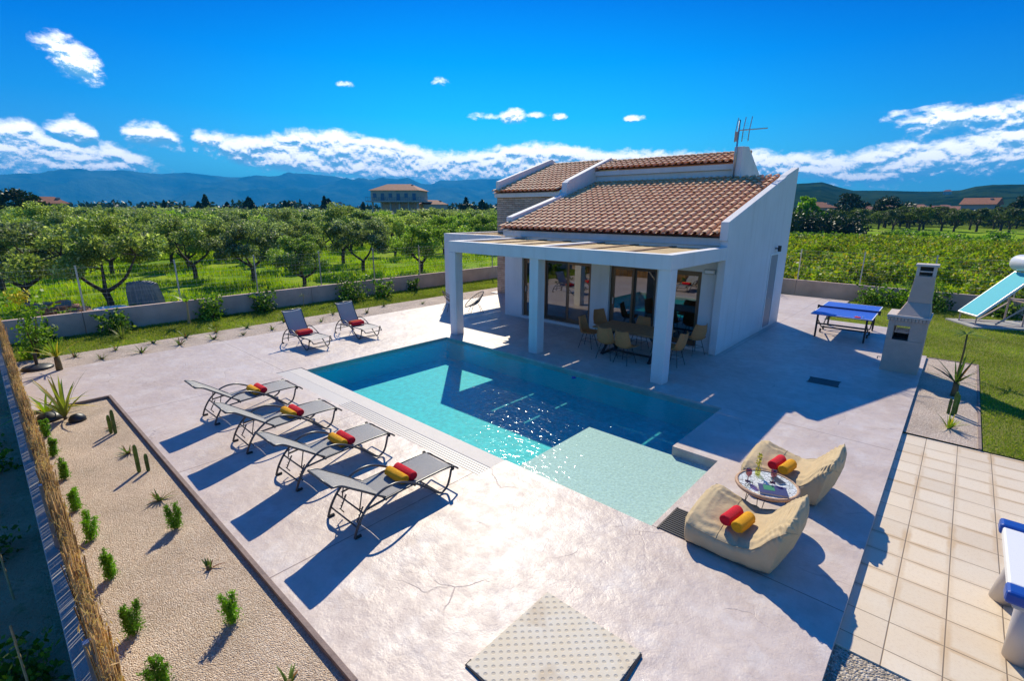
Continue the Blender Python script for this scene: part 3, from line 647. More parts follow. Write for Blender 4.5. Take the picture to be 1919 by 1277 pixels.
tiled_roof(X0-.06, X1-.2, 12.80, 18.62, 3.085, SL, house)
# raised rear volume with its own roof
mb = MB().box((X0+.14, 18.62, 4.5), (-6.42, 18.9, 5.14)); mb.box((X0+.14, 18.52, 5.142), (-6.42, 18.9, 5.33)); mb.build('clerestory_wall', 'white', house, bevel=.01)
tiled_roof(X0+.14, -6.42, 18.44, 19.65, 5.35, SL, house)
mb = MB().add([(X0+.14, 19.66, 5.72), (-6.42, 19.66, 5.72), (-6.42, 21.0, 5.3), (X0+.14, 21.0, 5.3)], [(0, 1, 2, 3)]); mb.build('rear_roof', 'terra', house)
tl = MB()
for i in range(23): x = X0+.3+i*.245; tl.tube([(x, 19.66, 5.80), (x+.26, 19.66, 5.785)], [.075, .065], 8)
tl.build('ridge_tiles', 'roof_tile', house)
mb = MB().prism_x([(18.40, 4.6), (20.6, 4.6), (20.6, 5.0), (19.0, 5.9), (18.40, 5.86)], -6.42, -6.14); mb.build('upper_parapet', 'white', house, bevel=.012)
# stone-clad wing
sx_0, sxr, sy0 = -15.85, X0-.12, 16.5
mb = MB().box((sx_0, sy0, -.1), (sxr-.002, 20.4, 4.28)); wing = mb.build('stone_wing', 'stone_cladding', house)
mb = MB().box((sx_0-.08, sy0-.1, 4.282), (sxr-.003, 20.4, 4.46)); mb.build('wing_fascia', 'white', house, bevel=.01)
tiled_roof(sx_0-.12, sxr-.01, 16.28, 20.2, 4.46, .345, house)
mb = MB().prism_x([(16.45, 4.46), (20.9, 4.46), (20.9, 5.9), (20.2, 6.15), (16.45, 4.96)], sx_0-.02, sx_0+.18); mb.build('wing_parapet', 'white', house, bevel=.012)
tl = MB()
for i in range(14): x = sx_0+.3+i*.245; tl.tube([(x, 20.22, 5.91), (x+.26, 20.22, 5.895)], [.075, .065], 8)
tl.build('ridge_tiles', 'roof_tile', house)
MB().add([(sx_0, 20.22, 5.82), (sxr, 20.22, 5.82), (sxr, 21.4, 5.2), (sx_0, 21.4, 5.2)], [(0, 1, 2, 3)]).build('rear_roof', 'terra', house)

# pergolas
def pergola(name, label, cols, beams, mats):
    t = thing(name, label, 'pergola', (0, 0, 0))
    for c in cols: MB().box((c[0], c[1], 0), (c[0]+.29, c[1]+.29, 2.52)).build('column', 'white', t, bevel=.008)
    for b in beams: MB().box((b[0], b[2], 2.523 if len(b) < 5 else 2.60), (b[1], b[3], 2.84 if len(b) < 5 else 2.80)).build('beam', 'white', t, bevel=.006)
    for (x0, x1, y0, y1, nx_) in mats:
        w = (x1-x0)/nx_
        for i in range(nx_):
            a = x0+i*w+.03; b = x0+(i+1)*w-.03
            f = MB(); pp = None
            ny_ = 2; hy = (y1-y0)/ny_
            for j in range(ny_):
                c0 = y0+j*hy+.02; c1 = y0+(j+1)*hy-.02
                f.box((a, c0, 2.775), (b, c1, 2.79))
            pp = f.build('shade_mat', 'straw', t)
            g = MB()
            for yy in np.linspace(y0+.1, y1-.1, 5): g.box((a-.02, yy-.02, 2.745), (b+.02, yy+.02, 2.772))
            for xx in (a, b-.04): g.box((xx, y0, 2.792), (xx+.04, y1, 2.815))
            g.build('mat_frame', 'wood', pp)
    return t
pergola('pergola', 'white flat pergola on three square columns along the pool side of the villa', [(-11.42, 9.78), (-8.28, 9.82), (-4.71, 9.82)],
        [(-11.42, -4.42, 9.78, 10.02), (-11.42, -11.18, 10.022, 13.08), (-4.66, -4.422, 10.022, 12.94), (-8.26, -8.04, 10.022, 13.0), ],
        [(-11.16, -8.28, 10.06, 12.9, 3), (-8.02, -4.68, 10.06, 12.9, 3)])
pergola('pergola', 'smaller white pergola in front of the stone-clad wing', [(-15.45, 13.02)],
        [(-15.45, -12.34, 13.02, 13.24), (-15.45, -15.23, 13.242, 16.48)], [(-15.2, -12.4, 13.3, 16.4, 3)])

# antenna
an = thing('tv_antenna', 'thin metal television aerial on a mast beside the upper roof parapet', 'antenna', (-6.35, 18.36, 4.75))
MB().tube([(0, 0, -.05), (.02, 0, 1.95)], .030).build('mast', 'steel', an, smooth=True)
b = MB().tube([(.02, 0, 1.62), (.85, .25, 1.64)], .016, 6)
for i in range(10): t_ = .15+i*.085; p = Vector((.02+.83*t_, .25*t_, 1.64)); b.tube([p+Vector((.03, -.1, 0)), p+Vector((-.03, .1, 0))], .004, 4)
b.build('boom', 'steel', an)
r = MB()
for i, xx in enumerate((-.08, .16, .36)):
    for s_ in (-1, 1): r.tube([(xx, 0, 1.62), (xx+.10*(.4 if s_ > 0 else -.2), .03, 1.62+s_*(.40 if s_ > 0 else .36))], .017, 5)
for k in range(9): r.tube([(.16, 0, 1.35+k*.06), (.30, .05, 1.35+k*.06)], .004, 4)
r.build('reflector', 'steel', an)
MB().box((-.09, -.05, 1.28), (.01, .05, 1.58)).build('junction_box', 'farpink', an, bevel=.01)
# wall lamps
wl = thing('wall_lamp', 'small square grey lamp on the front wall under the pergola', 'wall lamp', (-4.84, YF-.001, 2.18))
MB().box((-.14, -.06, -.06), (.14, -.002, .06)).build('lamp_body', 'steel', wl, bevel=.01); MB().box((-.11, -.066, -.035), (.11, -.0605, .035)).build('lens', 'tank', wl)
wl = thing('wall_lamp', 'dark round lamp above the side door of the gable wall', 'wall lamp', (X1+.001, 17.25, 2.60))
MB().tube([(0, 0, 0), (.12, 0, 0)], .02).tube([(.12, 0, -.09), (.12, 0, .09)], .05, 12).build('lamp_body', 'black', wl); MB().tube([(.12, 0, .091), (.12, 0, .10)], .04, 12).build('lens', 'tank', wl)

# ================================================================== GARDEN WALLS AND FENCES
def gwall(name, label, a, b, h=.64, t=.18):
    (xa, ya), (xb, yb) = a, b; mb = MB(); o = MB()
    d = Vector((xb-xa, yb-ya, 0)); L = d.length; q = Matrix.Translation((xa, ya, 0)) @ d.to_track_quat('X', 'Z').to_matrix().to_4x4()
    n = int(L/3.2); w = L/n
    for i in range(n): mb.box((i*w+.006, 0, -.2), ((i+1)*w-.006, t, h), q)
    root = mb.build(name, 'wall_conc', bevel=.006); tag(root, label, 'wall'); return root
gwall('garden_wall', 'low rendered wall between the left lawn strip and the olive grove', (-19.72, -1.5), (-19.72, 24.0))
gwall('garden_wall', 'low grey wall between the back lawn and the vineyard', (4.5, 26.05), (-9.0, 26.6), .62)
def post(name, loc, label, h=2.0, green=False):
    p = thing(name, label, 'fence post', loc, 0, 'wire fence posts on the garden walls')
    MB().box((-.022, -.022, 0), (.022, .022, h)).build('post', 'steel', p); return p
def fence(label, pts, lab, h0=.64):
    f = thing('wire_fence', label, 'fence', (0, 0, 0))
    for i, (x, y) in enumerate(pts):
        MB().box((x-.022, y-.022, -.1), (x+.022, y+.022, 2.02)).tube([(x, y, 2.0), (x-.0, y, 2.04)], .03, 8).build('post', 'steel', f)
    (x0, y0), (x1, y1) = pts[0], pts[-1]; w = MB(); L = math.hypot(x1-x0, y1-y0)
    for k in range(10): z = .70+k*.14; w.tube([(x0, y0, z), (x1, y1, z)], .0022 if k % 3 else .0035, 4)
    n = int(L/.15)
    for i in range(n): t = (i+.5)/n; x = x0+(x1-x0)*t; y = y0+(y1-y0)*t; w.tube([(x, y, .68), (x, y, 1.96)], .0016, 3, caps=False)
    w.build('wire_mesh', 'steel', f); return f
fence('tall wire mesh fence with slim steel posts on the olive-grove wall', [(-20.05, -.35+2.6*i) for i in range(10)], '')
fence('wire mesh fence on slim posts along the vineyard wall', [(4.1, 26.45), (1.7, 26.52), (-.75, 26.6), (-3.2, 26.68), (-5.7, 26.76), (-8.2, 26.84)], '')

# reed screen on its low concrete footing, lower left
def fy(x): return .075+.011*(-x-3)
scr = thing('reed_fence', 'dry reed screen fence along the near edge of the gravel bed', 'fence', (0, 0, 0))
mb = MB(); V = []
mb.add([(-17.6, fy(-17.6)-.11, -.2), (-1.6, fy(-1.6)-.11, -.2), (-1.6, fy(-1.6)+.0, -.2), (-17.6, fy(-17.6)+.0, -.2), (-17.6, fy(-17.6)-.11, .45), (-1.6, fy(-1.6)-.11, .45), (-1.6, fy(-1.6)+.0, .45), (-17.6, fy(-17.6)+.0, .45)], [(0, 3, 2, 1), (4, 5, 6, 7), (0, 1, 5, 4), (1, 2, 6, 5), (2, 3, 7, 6), (3, 0, 4, 7)])
mb.build('footing', 'concrete', scr, bevel=.01)
n = 3600; xx = rng.uniform(-17.5, -1.7, n); V = []; F = []
for i, x in enumerate(xx):
    y = fy(x)+.035+rng.uniform(-.012, .03); ht = 1.16+.12*rng.uniform() + (.12*rng.uniform()**3) + .05*math.sin(x*2.1)+.03*math.sin(x*7); r = rng.uniform(.003, .006); tx, ty = rng.normal(0, .03), rng.normal(0, .02)
    o = len(V)
    for (z, kx, ky) in ((-.1, 0, 0), (ht*.55, tx*.4, ty*.3), (ht, tx, ty)):
        for j in range(3): a = 2.1*j; V.append((x+kx+r*math.cos(a), y+ky+r*math.sin(a), z))
    for l in (0, 3):
        for j in range(3): F.append((o+l+j, o+l+(j+1) % 3, o+l+3+(j+1) % 3, o+l+3+j))
rd = fastmesh('reeds', np.array(V), np.array(F), 'reed', scr)
# ragged plumes along the top
P = np.stack([rng.uniform(-17.5, -1.7, 9000), np.zeros(9000), rng.uniform(.95, 1.33, 9000)], 1); P[:, 1] = .075+.011*(-P[:, 0]-3)+.05+rng.normal(0, .025, 9000)
V, F = leaves(P, .008, 8, np.array([[0, 0, 2.2]])); o = fastmesh('reed_tops', V, F, 'reed', scr)
mb = MB()
for z in (.42, .80, 1.12): mb.tube([(-17.5, fy(-17.5)+.012, z), (-1.7, fy(-1.7)+.012, z)], .004, 5)
mb.build('binding_wire', 'steel', scr)
for x in (-3.55, -6.15, -8.75, -11.35, -13.95, -16.55): MB().box((x-.02, fy(x)-.03, .45), (x+.02, fy(x)+.01, 1.15)).build('support_post', 'steel', scr)

# ================================================================== FURNITURE
def arc(pts, k=6):
    """Catmull-Rom through the points"""
    P = [Vector(p) for p in pts]; out = []
    for i in range(len(P)-1):
        p0 = P[max(i-1, 0)]; p1 = P[i]; p2 = P[i+1]; p3 = P[min(i+2, len(P)-1)]
        for j in range(k):
            t = j/k; out.append(.5*((2*p1)+(p2-p0)*t+(2*p0-5*p1+4*p2-p3)*t*t+(3*p1-p0-3*p2+p3)*t**3))
    return out+[P[-1]]
def make_lounger(label, loc, rz, steep=False, sling='sling'):
    t = thing('sun_lounger', label, 'sun lounger', loc, rz, 'sun loungers around the pool')
    W2 = .31
    side = [(-.75, .012), (-.70, .14), (-.61, .28), (-.50, .38), (-.38, .45), (-.24, .475), (-.08, .45), (.13, .34), (.32, .20), (.47, .06), (.56, .02), (.65, .07), (.70, .18), (.73, .29)]
    for s in (-1, 1):
        MB().tube(arc([(s*W2, y, z) for y, z in side], 5), .0155, 8).build('side_frame', 'metal', t, smooth=True)
        MB().tube([(s*W2, -.75, .012), (s*W2, -.67, .012)], .019, 8).build('foot', 'rubber', t)
    rail = MB()
    for s in (-1, 1):
        rail.tube(arc([(s*(W2-.03), -.56, .285), (s*(W2-.03), -.28, .305), (s*(W2-.03), .3, .325), (s*(W2-.03), .74, .315), (s*(W2-.03), .88, .235)], 4), .0135, 8)
    rail.tube([(-W2+.03, .88, .235), (W2-.03, .88, .235)], .0125, 8); rail.tube([(-W2+.03, -.28, .29), (W2-.03, -.28, .29)], .0125, 8)
    rail.build('seat_rail', 'metal', t, smooth=True)
    for (y, z) in ((-.61, .27), (-.705, .13), (.52, .03), (.13, .31)): MB().tube([(-W2, y, z), (W2, y, z)], .0105, 6).build('cross_bar', 'metal', t, smooth=True)
    for s in (-.62, .62):     # toothed recliner brackets
        nb = MB()
        nb.tube([(s*W2, -.55, .285), (s*W2, -.64, .12), (s*W2, -.60, .06)], .009, 6)
        for k in range(5): y = -.56-.018*k; z = .265-.034*k; nb.tube([(s*W2, y, z), (s*W2, y-.022, z+.006)], .006, 5)
        nb.build('recliner_bracket', 'metal', t, smooth=True)
    for s in (-1, 1): MB().box((s*W2-.018, .735, .275), (s*W2+.018, .775, .335)).build('end_cap', 'rubber', t, bevel=.006)
    # slings
    seat = [(-.29, .318), (-.10, .322), (.12, .318), (.35, .325), (.60, .332), (.76, .325)]
    if steep: back = [(-.29, .33), (-.38, .47), (-.47, .63), (-.55, .80), (-.60, .91), (-.66, .945)]
    else: back = [(-.29, .33), (-.42, .42), (-.56, .525), (-.70, .625), (-.84, .722), (-.95, .752)]
    def sl(prof, name, m, wd=.265):
        pr = arc([(0, y, z) for y, z in prof], 4); n = len(pr); V = []
        for s_ in (0, 1):
            for p in pr:
                for k in range(7):
                    x = -wd+2*wd*k/6; sag = -.016*(1-(x/wd)**2); V.append((x, p.y, p.z+sag-(.006 if s_ else 0)))
        b = MB(); b.grid(V[:n*7], n, 7); b.grid(V[n*7:], n, 7); b.f = [tuple(f) for f in b.f]
        return b.build(name, m, t, smooth=True, fixn=False), pr
    sl(seat, 'seat_sling', sling)
    bo, pr = sl(back, 'backrest', sling)
    fr = MB()
    for s in (-1, 1): fr.tube([(s*(W2-.035), p.y, p.z-.004) for p in pr], .0135, 8)
    fr.tube([(-W2+.035, pr[-1].y, pr[-1].z-.004), (W2-.035, pr[-1].y, pr[-1].z-.004)], .0135, 8)
    fr.build('backrest_frame', 'metal', bo, smooth=True)
    for s in (-.2, .2): MB().tube([(s, back[2][0]+.01, back[2][1]-.02), (s, -.60, .06+.21*(not steep))], .008, 6).build('support_strut', 'metal', bo, smooth=True)
    return t
PL = [(-4.97, 3.2), (-6.47, 3.2), (-8.05, 3.17), (-9.62, 3.2)]
LB = ['grey mesh sun lounger nearest the camera in the row of four', 'second grey sun lounger from the camera in the row of four', 'third grey sun lounger from the camera in the row of four', 'farthest grey sun lounger of the row of four beside the pool']
l0 = make_lounger(LB[0], (*PL[0], 0), 0)
for i in (1, 2, 3): dup(l0, (*PL[i], 0), R((0, .8, -1.2, .6)[i]), LB[i])
l4 = make_lounger('upright lounger with a red towel, the one farther from the villa', (-13.35, 6.08, 0), R(-90+4), True, 'sling_light')
dup(l4, (-13.40, 7.72, 0), R(-90+2), 'upright lounger with a red towel, the one nearer the rattan chairs')

def roll_mesh(r=.062, L=.40):
    b = MB(); prof = [(0, -L/2+.012), (r*.35, -L/2+.004), (r*.55, -L/2+.010), (r*.75, -L/2), (r*.95, -L/2+.012), (r, -L/2+.03), (r*1.03, 0), (r, L/2-.03), (r*.95, L/2-.012), (r*.75, L/2), (r*.55, L/2-.010), (r*.35, L/2-.004), (0, L/2-.012)]
    b.lathe(prof, 24); 
    b.v = [(x*(1+.03*math.sin(9*z*10))*(1+.12*noise.noise(Vector((x*9, y*9, z*6+r*99)))), y*.92*(1+.12*noise.noise(Vector((x*9, y*9+5, z*6)))), z) for x, y, z in b.v]
    b.tube([(r*1.0, .0, -L/2+.012), (r*1.045, .01, 0), (r*1.0, .0, L/2-.012)], .007, 6); return b
def towel(color, label, loc, axis_deg, pitch=0, L=.40, r=.062, group=None):
    b = roll_mesh(r, L); q = Matrix.Rotation(R(axis_deg), 4, 'Z') @ Matrix.Rotation(R(90+pitch), 4, 'Y') @ Matrix.Rotation(R(-60), 4, 'Z')
    b.v = [tuple(q @ Vector(p)) for p in b.v]; o = b.build('rolled_towel', color, smooth=True); o.location = loc
    return tag(o, label, 'towel', group or 'rolled pool towels')
for i, (x, y) in enumerate(PL):
    w = ('nearest', 'second', 'third', 'farthest')[i]
    towel('yellow', f'rolled yellow towel on the {w} lounger of the row of four', (x+.01, y+.06, .375), 0)
    towel('red', f'rolled red towel on the {w} lounger of the row of four', (x+.02, y+.185, .378), 0)
for y, w in ((6.08, 'left'), (7.72, 'right')):
    towel('red', f'rolled red towel on the {w} one of the two upright loungers', (-13.30, y-.02, .385), 92, L=.42)
    towel('orange', f'rolled orange towel behind the red one on the {w} upright lounger', (-13.42, y-.02, .40), 92, L=.42)

# bean bag loungers
def beanbag(label, loc, seed):
    t = thing('bean_bag', label, 'bean bag', loc, 0, 'beige bean bag loungers'); nu, nv = 110, 96; V = []
    tx = [-.56, -.50, -.36, -.15, 0.03, .18, .27, .36, .46, .54, .57]; zn = [.20, .27, .235, .215, .215, .26, .34, .47, .59, .63, .60]; zf = [.24, .34, .37, .29, .25, .30, .38, .49, .60, .65, .62]
    for i in range(nu):
        u = i/(nu-1); x = -.56+1.12*u
        endr = min(1, math.sin(math.pi*min(1, max(0, u)))*3.2)**.5 if 0 < u < 1 else .0
        hn = float(np.interp(x, tx, zn)); hf = float(np.interp(x, tx, zf))
        for j in range(nv):
            a = 2*math.pi*j/nv; ca, sa = math.cos(a), math.sin(a)
            sx = abs(ca)**.36*(1 if ca > 0 else -1); sz = abs(sa)**.45*(1 if sa > 0 else -1)
            h = hn+(hf-hn)*(sx+1)/2; crown = .03*(1-sx*sx)*(1 if sz > 0 else 0)
            zt = h/2*(1+sz*max(endr, .25))+crown*0 ; dep = .36*max(endr, .35)*(1-.03*(1-zt/max(h, .01))) 
            pinch = 1+.05*math.sin(math.pi*zt/max(h, .01))
            y = sx*dep*pinch; z = zt
            xo = x
            if x > .2: xo = x-(x-.2)*.42*(1-min(1, z/.60))
            if x < -.4: xo = x-(x+.4)*.15*(1-min(1, z/.3))
            nrm = Vector((0, ca, sa)); w = noise.fractal(Vector((xo*5+seed, y*4, z*7)), 1, 2, 4)*.008
            w += .015*math.sin((xo*1.0+z*1.7+.25*math.sin(y*9+seed))*58)*max(0, min(1, (z-.26)*4))*(1 if x > -.02 else .45)
            w += .009*math.sin((y+.3*xo)*60+3*math.sin(xo*14))*max(0, min(1, (z-.1)*4))
            w += .0055*math.sin(xo*120+9*math.sin(y*5+seed)+z*40)*max(0, min(1, (z-.28)*5))
            V.append((xo, y+nrm.y*w, max(.004, z+nrm.z*w)))
    b = MB(); b.v = V
    for i in range(nu-1):
        for j in range(nv): b.f.append((i*nv+j, i*nv+(j+1) % nv, (i+1)*nv+(j+1) % nv, (i+1)*nv+j))
    b.f.append(tuple(range(nv))); b.f.append(tuple((nu-1)*nv+j for j in range(nv)))
    b.build('cushion', 'beige', t, smooth=True, subsurf=1)
    def at(i, j): return Vector(V[i*nv+j])
    s = MB(); s.tube([at(i, 40)+Vector((0, -.002, .002)) for i in range(3, nu-2)], .0035, 5); s.tube([at(i, 8)+Vector((0, .002, .002)) for i in range(3, nu-2)], .0035, 5); s.tube([at(40, j)+Vector((0, 0, .001)) for j in range(6, 44)], .0035, 5)
    s.build('piping', 'piping', t, smooth=True); return t
beanbag('beige canvas bean bag lounger in front, nearer the camera', (-1.31, 5.42, 0), 1.3).scale = (1.12, 1.26, 1.20)
beanbag('beige canvas bean bag lounger behind the round table', (-1.24, 7.16, 0), 5.1).scale = (1.12, 1.26, 1.20)
for (y, w) in ((5.33, 'front'), (7.02, 'rear')):
    dx_ = .0 if w == 'front' else .03
    towel('red', f'rolled red towel on the {w} bean bag', (-1.43+dx_, y-.02, .372), 84, 4, .37, .066)
    towel('yellow', f'rolled yellow towel on the {w} bean bag', (-1.29+dx_, y-.06, .372), 84, 4, .37, .066)

# round mosaic table with its things
ct = thing('side_table', 'small round mosaic-topped table between the two bean bags', 'table', (-1.30, 6.14, 0), R(20))
MB().lathe([(0, .440), (.325, .440), (.325, .455), (0, .457)], 48).build('table_top', 'mosaic_top', ct, smooth=False)
MB().lathe([(.325, .425), (.355, .425), (.365, .440), (.360, .456), (.345, .466), (.325, .462), (.325, .425)], 48).build('rim', 'rimwood', ct, smooth=True)
for k in range(3):
    a = 2*math.pi*k/3+.2; c, s = math.cos(a), math.sin(a)
    MB().tube([(.20*c-.05*s, .20*s+.05*c, .43), (.30*c, .30*s, .008), (.20*c+.05*s, .20*s-.05*c, .43)], .006, 6).build('leg', 'black', ct)
MB().tube([(.22*math.cos(a), .22*math.sin(a), .34) for a in np.linspace(0, 2*math.pi, 25)[:-1]], .005, 6, closed=True).build('brace_ring', 'black', ct)
TZ = .459
def glass(label, x, y):
    t = thing('wine_glass', label, 'glass', (x, y, TZ))
    MB().lathe([(.033, 0), (.030, .003), (.005, .008), (.004, .065)], 20).build('stem', 'pink_glass', t, smooth=True)
    MB().lathe([(.004, .066), (.026, .078), (.037, .105), (.036, .140), (.030, .165)], 24).build('bowl', 'pink_glass', t, smooth=True)
glass('pink stemmed wine glass beside the sunglasses on the round table', -1.50, 6.05); glass('pink stemmed wine glass nearer the rear bean bag on the round table', -1.26, 6.22)
v = thing('bottle_vase', 'yellow glass bottle holding a sprig of yellow blossom', 'vase', (-1.46, 6.30, TZ))
MB().lathe([(.028, 0), (.033, .01), (.033, .075), (.014, .105), (.012, .15), (.014, .152)], 20).build('bottle', 'yellow_glass', v, smooth=True)
MB().tube([(0, 0, .03), (.01, 0, .15), (-.01, .01, .27)], .003, 5).build('sprig', 'stem', v)
P = np.array([[rng.normal(0, .015), rng.normal(0, .015), rng.uniform(.13, .29)] for _ in range(120)]); V_, F_ = leaves(P, .018, 1.2); fastmesh('blossom', V_, F_, 'flower', v)
bk = thing('magazine', 'thick magazine with navy and green cover lying on the round table', 'magazine', (-1.20, 6.00, TZ), R(22))
MB().box((-.15, -.10, .001), (.15, .10, .020)).build('pages', 'paper', bk); MB().box((-.153, -.103, .0205), (.153, .103, .0235)).build('cover', 'navy_print', bk); MB().box((-.10, -.03, .024), (.02, .085, .0252)).build('cover_picture', 'green_print', bk)
MB().box((-.153, -.103, .001), (.153, -.1005, .020)).build('spine', 'graytile', bk)
nb = thing('notebook', 'slim dark notebook beside the magazine on the round table', 'notebook', (-1.22, 6.30, TZ), R(-35)); MB().box((-.08, -.045, .001), (.08, .045, .010)).build('pages', 'paper', nb); MB().box((-.082, -.047, .0105), (.082, .047, .0125)).build('cover', 'black', nb)
sg = thing('sunglasses', 'black sunglasses folded on the near edge of the round table', 'sunglasses', (-1.45, 5.93, TZ), R(60))
for s in (-1, 1): MB().tube([(s*.034+.026*math.cos(a), 0, .026+.022*math.sin(a)) for a in np.linspace(0, 2*math.pi, 17)[:-1]], .0035, 6, closed=True).build('lens_rim', 'black', sg)
MB().tube([(-.06, 0, .03), (-.06, .10, .006)], .003, 5).tube([(.06, 0, .03), (.05, .10, .006)], .003, 5).tube([(-.01, 0, .03), (.01, 0, .03)], .003, 5).build('temple_arms', 'black', sg)

# grates and hatch
g = thing('drain_grate', 'black slatted drain grate beside the front bean bag', 'drain grate', (-1.98, 5.30, .001))
b = MB(); [b.box((-.17, -.26+i*.04, 0), (.17, -.238+i*.04, .012)) for i in range(14)]; b.build('slats', 'black', g); MB().box((-.19, -.28, 0), (-.171, .29, .014)).box((.171, -.28, 0), (.19, .29, .014)).build('frame', 'darkframe', g)
g = thing('vent_grate', 'dark rectangular grating let into the shaded deck', 'grating', (-1.83, 12.50, .001), R(3))
b = MB(); [b.box((-.29, -.19+i*.03, 0), (.29, -.172+i*.03, .010)) for i in range(13)]; b.build('slats', 'black', g); MB().box((-.31, -.21, 0), (.31, -.191, .012)).box((-.31, .21, 0), (.31, .229, .012)).build('frame', 'darkframe', g)
hp = thing('access_hatch', 'cream embossed square hatch plate in the near deck', 'hatch', (-1.975, 2.76, 0))
MB().box((-.515, -.56, .002), (.515, .54, .022)).build('plate', 'hatch_plate', hp, bevel=.004)
MB().tube([(-.52, -.50, .012), (-.52, -.56, .012), (-.30, -.57, .012)], .010, 6).build('lifting_bar', 'black', hp); MB().tube([(.52, .52, .016), (.55, .15, .016)], .011, 6).build('lifting_bar', 'black', hp)

# dining set
dt = thing('dining_table', 'long wooden dining table on dark trestle legs under the pergola', 'table', (-6.05, 11.42, 0))
b = MB()
for i in range(6): b.box((-.92, -.52+i*.173, .715), (.92, -.52+i*.173+.168, .755))
b.build('table_top', 'wood', dt, bevel=.004)
for s in (-1, 1):
    b = MB(); x = s*.68; b.box((x-.035, -.40, .665), (x+.035, .40, .714)); b.box((x-.035, -.40, .001), (x+.035, .40, .05)); b.bar((x, -.36, .05), (x, .36, .66), .05, .05); b.bar((x, .36, .05), (x, -.36, .66), .045, .045); b.build('trestle', 'black', dt)
MB().box((-.64, -.03, .05), (.64, .03, .09)).build('stretcher', 'black', dt)
def make_chair(label, loc, rz):
    t = thing('rattan_chair', label, 'chair', loc, rz, 'rattan dining chairs')
    # bucket: profile from seat front to top of the back, sides curled up; local +y is where the sitter looks
    prof = arc([(0, .23, .44), (0, .10, .425), (0, -.08, .415), (0, -.19, .45), (0, -.24, .58), (0, -.27, .72), (0, -.29, .84)], 4); n = len(prof); V = []; k = 13
    for s_ in (0, 1):
        for i, p in enumerate(prof):
            u = i/(n-1); wd = .235 if u < .6 else .235-.03*(u-.6)/.4*2
            for j in range(k):
                a = -1+2*j/(k-1); curl = abs(a)**3
                V.append((a*wd, p.y+(curl*.09 if u > .45 else 0), p.z+curl*(.075*(1-abs(u-.5)*1.2))-(.010 if s_ else 0)+.004*math.sin(i*2.2)))
    b = MB(); b.grid(V[:n*k], n, k); b.grid(V[n*k:], n, k); b.build('seat_shell', 'wicker', t, smooth=True, fixn=False)
    rim = [V[j] for j in range(k)] + [V[i*k+k-1] for i in range(1, n)] + [V[(n-1)*k+j] for j in range(k-2, -1, -1)] + [V[i*k] for i in range(n-2, 0, -1)]
    MB().tube(rim, .011, 6, closed=True).build('rim', 'wicker', t, smooth=True)
    for sx in (-1, 1):
        for sy in (-1, 1): MB().tube([(sx*.12, sy*.10, .415), (sx*.21, sy*.20, .005)], .008, 6).build('leg', 'black', t)
    MB().tube([(-.165, .15, .21), (.165, .15, .21), (.165, -.15, .21), (-.165, -.15, .21)], .005, 5, closed=True).build('leg_brace', 'black', t)
    return t
c0 = make_chair('rattan chair at the near side of the dining table, left of the pair', (-6.42, 10.78, 0), R(4))
for l, (x, y), rz in (('rattan chair at the near side of the dining table, right of the pair', (-5.86, 10.72), -6), ('rattan chair at the left end of the dining table', (-7.38, 11.35), -80), ('rattan chair standing back by the white pier left of the dining table', (-7.62, 12.45), -110),
                      ('rattan chair across the dining table, left of the far pair', (-6.28, 12.22), 176), ('rattan chair across the dining table, right of the far pair', (-5.62, 12.22), 184), ('rattan chair at the right end of the dining table behind the column', (-4.88, 11.40), 88), ('rattan chair standing alone against the white wall by the last window', (-4.92, 12.72), 62)):
    dup(c0, (x, y, 0), R(rz), l)
# round rattan lounge chairs
def papasan(label, loc, rz):
    t = thing('lounge_chair', label, 'lounge chair', loc, rz, 'round rattan lounge chairs'); tilt = Matrix.Translation((0, 0, .43)) @ Matrix.Rotation(R(38), 4, 'X'); rr = .40
    def P(r, a): return tilt @ Vector((r*rr*math.cos(a), r*rr*math.sin(a)*1.12, (r*r)*.17-.08))
    MB().tube([P(1, a) for a in np.linspace(0, 2*math.pi, 33)[:-1]], .014, 8, closed=True).build('rim', 'rattan_grey', t, smooth=True)
    b = MB()
    for a in np.linspace(0, 2*math.pi, 29)[:-1]: b.tube([P(r, a) for r in (.0, .25, .5, .75, 1)], .006, 5)
    for r in (.18, .30, .42): b.tube([P(r, a) for a in np.linspace(0, 2*math.pi, 25)[:-1]], .007, 5, closed=True)
    b.build('woven_bowl', 'rattan_grey', t, smooth=True)
    b = MB(); b.lathe([(0, 0), (.16, .012)], 20); b.v = [tuple(tilt @ (Vector(p)+Vector((0, 0, -.088)))) for p in b.v]; b.build('seat_disc', 'rattan_grey', t)
    for sx in (-1, 1):
        for sy in (-1, 1): MB().tube([(sx*.14, sy*.12, .30), (sx*.25, sy*.24, .005)], .009, 6).build('leg', 'black', t)
    return t
lc = papasan('round rattan lounge chair standing in the sun left of the villa wall', (-13.25, 12.62, 0), R(-32)); dup(lc, (-14.15, 12.15, 0), R(160), 'round rattan lounge chair half hidden behind the corner column')

